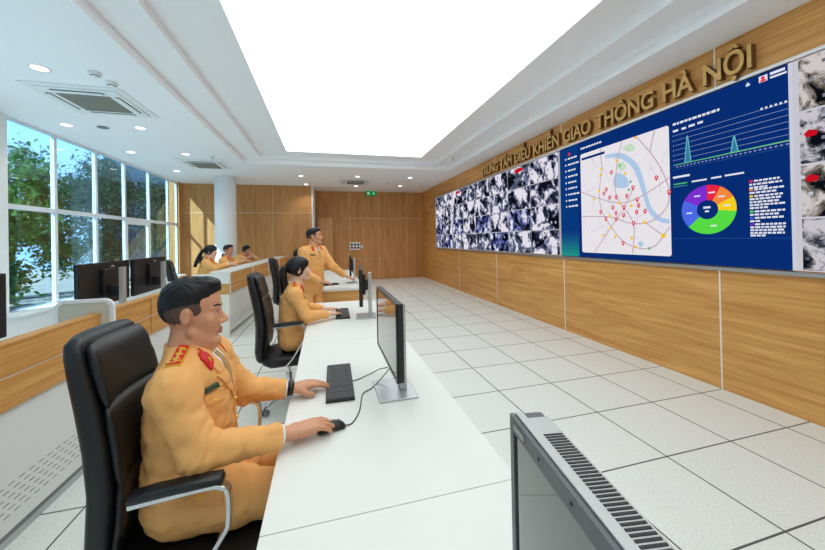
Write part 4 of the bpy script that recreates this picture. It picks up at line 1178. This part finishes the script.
    pj.patch('necktie', M['tie'], quad2((-.015, nz-.008), (.015, nz-.008), (.024, nz-.165), (-.024, nz-.165), fr), D, .006, 4, 10, body)
    for s in (-1, 1):
        pj.patch('lapel', M['uni'], quad2((s*.050, nz+.045), (s*.095, nz+.005), (s*.070, nz-.07), (s*.026, nz-.07), fr), D, .007, 5, 8, jk)
        pj.patch('lapel', M['uni'], quad2((s*.026, nz-.07), (s*.085, nz-.075), (s*.008, nz-.185), (s*.0, nz-.185), fr), D, .008, 5, 8, jk)
        pj.patch('collar_patch', M['red'], quad2((s*.068, nz+.026), (s*.108, nz-.002), (s*.096, nz-.048), (s*.056, nz-.024), fr), D, .010, 4, 4, jk)
        pj.patch('collar_star', M['gold'], quad2((s*.077, nz-.006), (s*.089, nz-.008), (s*.086, nz-.021), (s*.074, nz-.019), fr), D, .0125, 2, 2, jk)
        pj.patch('pocket_flap', M['uni'], quad2((s*.068, nz-.125), (s*.156, nz-.118), (s*.154, nz-.152), (s*.070, nz-.165), fr), D, .006, 6, 3, jk)
        bp = pj.hit(fr(s*.112, nz-.15), D)[0]
        if bp: MB().cyl(bp+Vector((.003, 0, 0)), bp+Vector((.010, 0, 0)), .0075, .004, n=12).build('button', M['gold'], jk)
        # epaulette
        a = J['shR'] if s < 0 else J['shL']
        y0, y1 = abs(nk[1]-a[1])*.36, abs(nk[1]-a[1])*1.0+.004; xm = a[0]
        ez = lambda x, y: (x, y, nk[2]+.3)
        X0 = (nk[0]-.008)*.4+xm*.6; hw = .024
        Q = lambda a0, b0, h0, h1: quad2((X0-h0, s*a0), (X0+h0, s*a0), (xm+h1, s*b0), (xm-h1, s*b0), ez)
        pj.patch('epaulette', M['gold'], Q(y0, y1, hw*.80, hw), (0, 0, -1), .006, 5, 8, jk)
        pj.patch('epaulette_red_field', M['red'], Q(y0+.004, y1-.004, hw*.80-.004, hw-.004), (0, 0, -1), .008, 5, 8, jk)
        if P.get('stripe', 1) == 1:
            pj.patch('epaulette_stripe', M['gold'], Q(y0+.02, y1-.02, .0035, .004), (0, 0, -1), .0095, 2, 8, jk)
            pj.patch('epaulette_stripe', M['gold'], Q(y1-.030, y1-.022, .022, .022), (0, 0, -1), .0095, 4, 2, jk)
            for k in range(3 if P.get('stars', True) else 1):
                yy = y0+.022+.026*k; pj.patch('epaulette_star', M['gold'], Q(yy, yy+.013, .009, .009), (0, 0, -1), .0105, 2, 2, jk)
        else:
            for o_ in (-1, 1): pj.patch('epaulette_stripe', M['gold'], quad2((X0+o_*.010-.0035, s*(y0+.012)), (X0+o_*.010+.0035, s*(y0+.012)), (xm+o_*.012+.0035, s*(y1-.01)), (xm+o_*.012-.0035, s*(y1-.01)), ez), (0, 0, -1), .0095, 2, 8, jk)
    pj.patch('name_badge', M['badge'], quad2((-.088, nz-.096), (-.146, nz-.092), (-.146, nz-.110), (-.088, nz-.114), fr), D, .009, 6, 2, jk)
    pj.patch('placket', M['uni'], quad2((.0, nz-.185), (.022, nz-.185), (.03, max(P.get('hem', .48)+.06, hp[2]+.09)), (.004, max(P.get('hem', .48)+.06, hp[2]+.09)), fr), D, .004, 3, 12, jk)
    for k in range(4):
        zz = nz-.205-.075*k
        if zz < hp[2]+.10: break
        bp = pj.hit(fr(.012, zz), D)[0]
        if bp: MB().cyl(bp+Vector((.003, 0, 0)), bp+Vector((.011, 0, 0)), .009, .005, n=14).build('button', M['gold'], jk)
    if P.get('side_pocket'):
        sd = -1
        ry = lambda x, z: (x, sd*.8, z)
        pj.patch('pocket_flap', M['uni'], quad2((.02, hp[2]+.10), (.15, hp[2]+.075), (.155, hp[2]+.025), (.02, hp[2]+.05), ry), (0, -sd, 0), .006, 6, 3, jk)
        bp = pj.hit(ry(.085, hp[2]+.058), (0, -sd, 0))[0]
        if bp: MB().cyl(bp+Vector((0, sd*.003, 0)), bp+Vector((0, sd*.012, 0)), .010, .006, n=14).build('button', M['gold'], jk)
    # collars round the neck
    ax_ = unit(unit(hc+R@V3(-.03, 0, -.05)*S-nk)*.45+V3(0, 0, .55)); n = 26
    for nm, m_, r0, r1, h0, h1, lo_a in (('shirt_collar', M['shirt'], .064, .060, .012, .058, .55), ('jacket_collar', M['uni'], .080, .070, -.012, .046, 1.05)):
        mb = MB(); v = []
        e1 = unit(V3(1, 0, 0)-ax_*ax_[0]); e2 = np.cross(ax_, e1)
        for i in range(n+1):
            a = lo_a+(2*PI-2*lo_a)*i/n; fr_ = (1+math.cos(a))/2
            dr = e1*math.cos(a)*1.06+e2*math.sin(a)
            hh = h1-.046*fr_; lw = h0-.03*fr_
            for r_, z_ in ((r0, lw), (r0+.004, lw), (r1+.005, hh), (r1, hh)): v.append(nk+dr*r_+ax_*z_)
        fcs = []
        for i in range(n):
            for j in range(4): fcs.append((i*4+j, i*4+(j+1) % 4, i*4+4+(j+1) % 4, i*4+4+j))
        fcs += [(0, 3, 2, 1), (n*4, n*4+1, n*4+2, n*4+3)]
        mb.add(v, fcs).build(nm, m_, body if nm == 'shirt_collar' else jk, smooth=True)
    # cuffs of the shirt
    for b, c in (('elR', 'wrR'), ('elL', 'wrL')):
        dd = J[c]-J[b]; MB().cyl(J[b]+dd*.915, J[b]+dd*.965, .037, .034, n=20).build('shirt_cuff', M['shirt'], body, smooth=True)
    if P.get('watch'):
        dd = J['wrL']-J['elL']; MB().cyl(J['elL']+dd*.972, J['wrL']+unit(dd)*.022, .0335, .031, n=20).build('watch', M['watch'], body, smooth=True)
    # ---- trousers and shoes
    if P.get('feet', True):
        f = Field(axis((lo[0], hi[0], res*1.4)), axis((lo[1], hi[1], res*1.4)), axis((.04, hp[2]+.14, res*1.4)))
        f.ell(hp+V3(0, 0, .0), (.125, .165*W, .13), None, .04)
        for sgn, k_, a_ in ((-1, kn[0], an[0]), (1, kn[1], an[1])):
            h0 = hp+V3(0, sgn*.085, 0); f.cap(h0, k_, .098, .072, .03); f.cap(k_, a_, .070, .058, .02); f.cap(a_, a_+V3(.02, 0, -.03), .058, .06, .02)
        f.folds(.003, 5); f.clip((0, 0, .065), (0, 0, -1))
        f.build('trousers', M['uni_d'], body)
        for a_ in an:
            rs = []; n = 18
            for x, w_, h in ((-.075, .02, .05), (-.07, .034, .075), (-.03, .038, .085), (.04, .040, .075), (.10, .046, .055), (.16, .042, .042), (.19, .026, .03), (.197, .012, .018)):
                rs.append([(a_[0]+x, a_[1]+w_*math.cos(2*PI*i/n), max(.0, h*.5+h*.5*math.sin(2*PI*i/n)*1.0)) for i in range(n)])
            MB().rings(rs).build('shoe', M['shoe'], body, smooth=True)
    return body

def seated(**k):
    P = dict(hip=(0, 0, .60), chest=(.03, 0, .93), neck=(.035, 0, 1.095), head=(.04, 0, 1.25), hrot=(0, 0, 0),
             shR=(.02, -.185, 1.035), shL=(.02, .185, 1.035), elR=(.10, -.235, .82), elL=(.10, .24, .82), wrR=(.36, -.13, .80), wrL=(.34, .2, .80),
             haR=dict(tip=(.54, -.09, .775), n=(0, 0, -1), side=-1), haL=dict(tip=(.5, .3, .775), n=(0, 0, -1), side=1),
             knR=(.44, -.12, .57), knL=(.44, .12, .57), anR=(.44, -.12, .10), anL=(.44, .12, .10), res=.008)
    P.update(k)
    L_ = P.get('lift', 0)
    if L_:
        for q in ('hip', 'chest', 'neck', 'head', 'shR', 'shL', 'elR', 'elL', 'wrR', 'wrL'): P[q] = tuple(V3(*P[q])+V3(0, 0, L_))
        for q in ('haR', 'haL'): P[q] = dict(P[q], tip=tuple(V3(*P[q]['tip'])+V3(0, 0, L_)))
        P['hem'] = P.get('hem', .48)+L_
    return P
exec_people = True
make_person('seated man in tan uniform in the nearest chair, using a mouse and keyboard', (-2.735, -.30, 0), 0.,
    seated(res=.0055, hres=.0032, hs=.98, hz=1.12, head=(.016, .0, 1.246), hrot=(.10, .02, .05), neck=(.0, 0, 1.10), chest=(.01, 0, .93),
           shR=(.014, -.188, 1.03), shL=(.014, .188, 1.03), elR=(.105, -.235, .835), elL=(.13, .245, .83), wrR=(.355, -.135, .80), wrL=(.325, .262, .80),
           haR=dict(tip=(.53, -.07, .79), n=(0, 0, -1), side=-1, curl=.42), haL=dict(tip=(.49, .33, .785), n=(0, 0, -1), side=1, curl=.30),
           handS=1.12, hem=.50, side_pocket=True, watch=True, fold=.0046, seed=4))
make_person('seated woman in tan uniform with a ponytail, hands on a keyboard', (-2.555, 1.62, 0), .12,
    seated(res=.007, hres=.0042, hs=.99, woman=True, hair='woman', width=.9, head=(.075, .0, 1.24), hrot=(.10, .08, 0), neck=(.045, 0, 1.08), chest=(.02, 0, .92),
           shR=(.025, -.17, 1.02), shL=(.025, .17, 1.02), elR=(.12, -.225, .83), elL=(.13, .225, .83), wrR=(.335, -.12, .805), wrL=(.335, .15, .805),
           haR=dict(tip=(.51, -.02, .787), n=(0, 0, -1), side=-1, curl=.35), haL=dict(tip=(.51, .20, .787), n=(0, 0, -1), side=1, curl=.35),
           knR=(.40, -.10, .57), knL=(.40, .10, .57), hem=.50, stripe=2, seed=12,
           tail=[(-.10, 0, .045), (-.135, -.01, .03), (-.15, -.02, -.04), (-.15, -.025, -.13), (-.145, -.03, -.22), (-.13, -.03, -.28)], sl=.9, handS=.92))
make_person('standing man in tan uniform leaning over the wood-ended desk', (-2.42, 3.36, 0), -.72,
    seated(width=1.1, sl=1.1, res=.0085, hres=.0048, hs=1.02, seated=False, head=(.05, .0, 1.575), hrot=(.50, .14, 0), neck=(.03, 0, 1.415), chest=(.015, 0, 1.25), hip=(-.03, 0, .94),
           shR=(.01, -.185, 1.355), shL=(.01, .185, 1.355), elR=(.06, -.26, 1.08), elL=(.15, .27, 1.11), wrR=(.24, -.10, .93), wrL=(.22, .48, .95),
           haR=dict(tip=(.36, .02, .90), n=(0, .2, -1), side=-1, curl=.8), haL=dict(tip=(.29, .62, .88), n=(0, 0, -1), side=1, curl=.5),
           knR=(.0, -.10, .50), knL=(.0, .10, .50), anR=(-.03, -.10, .10), anL=(-.03, .10, .10), hem=.72, stripe=2, stars=False, seed=21, fold=.0028))
make_person('seated person with dark hair hidden behind the standing man', (-2.72, 4.55, 0), 0.,
    seated(res=.012, hres=.007, woman=True, hair='woman', seed=31, handS=.92, stripe=2))
make_person('seated woman at the console with a very long dark ponytail', (-4.47, 5.25, 0), .15,
    seated(lift=.10, res=.010, hres=.006, woman=True, hair='woman', width=.92, hip=(0, 0, .62), chest=(.08, 0, .94), neck=(.10, 0, 1.10), head=(.14, 0, 1.245), hrot=(-.1, -.12, 0),
           shR=(.08, -.17, 1.035), shL=(.08, .17, 1.035), elR=(.24, -.24, .93), elL=(.24, .24, .93), wrR=(.43, -.08, .998), wrL=(.43, .08, .998),
           haR=dict(tip=(.60, .0, .975), n=(0, 0, -1), side=-1), haL=dict(tip=(.60, .04, .985), n=(0, 0, -1), side=1), stripe=2, seed=41, handS=.92,
           tail=[(-.10, 0, .03), (-.14, 0, .0), (-.17, 0, -.08), (-.20, 0, -.17), (-.22, 0, -.25), (-.235, 0, -.31)]), 'people at the console')
make_person('seated man at the console in front of the column, arms on the worktop', (-4.42, 6.35, 0), -.15,
    seated(lift=.07, res=.010, hres=.006, chest=(.07, 0, .94), neck=(.09, 0, 1.11), head=(.12, 0, 1.265), hrot=(-.2, 0, 0), hip=(0, 0, .62), shR=(.07, -.19, 1.045), shL=(.07, .19, 1.045),
           elR=(.24, -.26, .95), elL=(.24, .26, .95), wrR=(.45, -.10, 1.028), wrL=(.45, .08, 1.028), haR=dict(tip=(.62, .02, 1.01), n=(0, 0, -1), side=-1), haL=dict(tip=(.62, .0, 1.02), n=(0, 0, -1), side=1), seed=51, stripe=2), 'people at the console')
make_person('seated person at the console resting the chin on folded hands', (-4.36, 7.65, 0), -.6,
    seated(lift=.09, res=.010, hres=.006, chest=(.09, 0, .93), neck=(.13, 0, 1.08), head=(.20, 0, 1.215), hrot=(.0, -.1, 0), hip=(0, 0, .62), shR=(.10, -.18, 1.02), shL=(.10, .18, 1.02),
           elR=(.38, -.17, 1.02), elL=(.38, .17, 1.02), wrR=(.385, -.075, 1.035), wrL=(.385, .075, 1.035), haR=dict(tip=(.365, .03, 1.125), n=(-1, 0, 0), side=-1, curl=.5), haL=dict(tip=(.375, -.03, 1.115), n=(-1, 0, 0), side=1, curl=.5), hair='woman', seed=61, stripe=2), 'people at the console')
# black handset in the standing man's hand
t = thing('handheld_device', 'black handset held over the desk corner by the standing man', 'handset', (-2.16, 3.33, .86), .35)
MB().box((-.11, -.045, -.012), (.11, .045, .012)).build('case', M['black'], t, bevel=.006)
MB().box((-.09, -.036, .0121), (.09, .036, .0135)).build('key_field', M['keys'], t)
# ------------------------------------------------------------------ outdoors
sbox('ground_outside', (-60, -20, -.5), (XN-.3, 60, -.35), M['pave'], 'pale paving outside the windows')
def building(name, label, lo, hi, m, nx, nz, face='x'):
    t = tag(bpy.data.objects.new(name, None), label, 'building'); C.objects.link(t)
    t.location = ((lo[0]+hi[0])/2, (lo[1]+hi[1])/2, lo[2])
    L_ = Vector(t.location)
    MB().box(Vector(lo)-L_, Vector(hi)-L_).build('wall', m, t)
    for k in range(nz):
        mb = MB()
        zc = lo[2]+(hi[2]-lo[2])*(k+.35)/nz; zh = (hi[2]-lo[2])/nz*.5
        for j in range(nx):
            y0 = lo[1]+(hi[1]-lo[1])*(j+.12)/nx; y1 = lo[1]+(hi[1]-lo[1])*(j+.88)/nx
            mb.box((hi[0]-L_.x, y0-L_.y, zc-L_.z), (hi[0]+.08-L_.x, y1-L_.y, zc+zh-L_.z))
        mb.build('window_band_panes', M['bwin'], t)
    return t
building('office_building', 'pale office building with a band of windows beyond the trees', (-46, 24, -.4), (-34, 90, 18.7), M['bldg'], 40, 5)
building('office_building', 'bluish glazed building standing close behind the trees', (-26, 29.5, -.4), (-19, 70, 11), M['bldg2'], 18, 3)
def tree(label, loc, h, r, n, seed, m):
    rr = np.random.RandomState(seed)
    t = thing('broadleaf_tree', label, 'tree', loc, 0, 'trees outside the windows')
    mb = MB().sweep([(0, 0, -.35), (.06, .03, h*.3), (-.05, .05, h*.55), (.02, 0, h*.8)], [.13, .10, .07, .03])
    for k in range(7):
        a = rr.rand()*6.28; z = h*(.25+.08*k); L_ = r*.7
        mb.sweep([(0, 0, z), (L_*.5*math.cos(a), L_*.5*math.sin(a), z+.25), (L_*math.cos(a), L_*math.sin(a), z+.6)], [.045, .03, .012])
    mb.build('trunk', M['bark'], t)
    n = int(n*1.9)
    cl = rr.randn(26, 3)*np.array([r*.42, r*.42, h*.22])+np.array([0, 0, h*.55])
    ci = rr.randint(0, len(cl), n)
    p = cl[ci]+rr.randn(n, 3)*r*.17
    d1 = rr.randn(n, 3); d1 /= np.linalg.norm(d1, axis=1)[:, None]
    d2 = np.cross(d1, rr.randn(n, 3)); d2 /= np.linalg.norm(d2, axis=1)[:, None]
    n2 = n; s = (.035+.045*rr.rand(n))[:, None]
    V = np.stack([p-d1*s*1.5, p+d2*s*.6, p+d1*s*1.5, p-d2*s*.6], 1).reshape(-1, 3)
    me = bpy.data.meshes.new('foliage'); F = np.arange(n*4).reshape(-1, 4)
    me.from_pydata(V.tolist(), [], F.tolist()); me.materials.append(m)
    o = bpy.data.objects.new('foliage', me); C.objects.link(o); o.parent = t
tree('dense green tree close outside the first window pane', (-9.6, 6.6, 0), 3.1, 1.4, 9000, 1, M['leaf'])
tree('tall tree outside the second window pane', (-12.2, 12.0, 0), 5.2, 1.7, 8000, 2, M['leaf'])
tree('dark tree outside the third and fourth window panes', (-12.4, 17.4, 0), 5.2, 2.0, 8000, 3, M['leaf2'])
tree('dark tree outside the far window panes', (-12.5, 23.5, 0), 5.6, 2.3, 8000, 4, M['leaf2'])
tree('dark tree furthest along outside the windows', (-12.5, 29., 0), 6.0, 2.5, 7000, 5, M['leaf2'])
tree('low leafy tree behind the dense green tree', (-13.6, 7.4, 0), 3.0, 1.5, 7000, 6, M['leaf2'])

# ------------------------------------------------------------------ light, world, camera
w = bpy.data.worlds.new('World'); scene.world = w; w.use_nodes = True
nt = w.node_tree; nt.nodes.clear()
out = nt.nodes.new('ShaderNodeOutputWorld'); bg = nt.nodes.new('ShaderNodeBackground'); sk = nt.nodes.new('ShaderNodeTexSky')
sk.sky_type = 'HOSEK_WILKIE'; sk.turbidity = 3.0; sk.sun_direction = Vector((-.50, -.60, .655)).normalized()
nt.links.new(sk.outputs[0], bg.inputs[0]); nt.links.new(bg.outputs[0], out.inputs[0]); bg.inputs[1].default_value = 3.6
sun = bpy.data.lights.new('sun', 'SUN'); sun.energy = 15.0; sun.angle = .01; sun.color = (1, .93, .82)
so = bpy.data.objects.new('sun', sun); C.objects.link(so)
so.rotation_euler = Vector((.50, .60, -.655)).to_track_quat('-Z', 'Y').to_euler()
# the glow of each downlight
for o in [o for o in C.objects if o.name.startswith('downlight')]:
    l = bpy.data.lights.new('downlight_lamp', 'SPOT'); l.energy = 32; l.spot_size = 2.0; l.spot_blend = .8; l.shadow_soft_size = .06; l.color = (1, .93, .82)
    lo = bpy.data.objects.new('downlight_lamp', l); C.objects.link(lo); lo.parent = o; lo.location = (0, 0, -.02)

F_, YAW, PIT, ROL = 330.25, .2569, .0049, -.0192
cam = bpy.data.cameras.new('camera'); co = bpy.data.objects.new('camera', cam); C.objects.link(co)
cam.sensor_fit = 'HORIZONTAL'; cam.sensor_width = 36; cam.lens = F_*36/825; cam.shift_y = -38.06/825; cam.clip_start = .05; cam.clip_end = 300
f = Vector((math.sin(YAW)*math.cos(PIT), math.cos(YAW)*math.cos(PIT), math.sin(PIT)))
r = Vector((math.cos(YAW), -math.sin(YAW), 0)); u = r.cross(f)
c_, s_ = math.cos(ROL), math.sin(ROL); r, u = c_*r+s_*u, -s_*r+c_*u
Rm = Matrix((r, u, -f)).transposed()
co.matrix_world = Matrix.Translation((-2.2234, -1.7518, 1.5189)) @ Rm.to_4x4()
scene.camera = co
scene.view_settings.view_transform = 'Standard'; scene.view_settings.look = 'None'; scene.view_settings.gamma = 1; scene.view_settings.exposure = -0.30
scene.view_settings.use_curve_mapping = False
scene.cycles.use_denoising = True
scene.cycles.max_bounces = 10; scene.cycles.diffuse_bounces = 6; scene.cycles.transparent_max_bounces = 16
scene.cycles.sample_clamp_indirect = 6.0
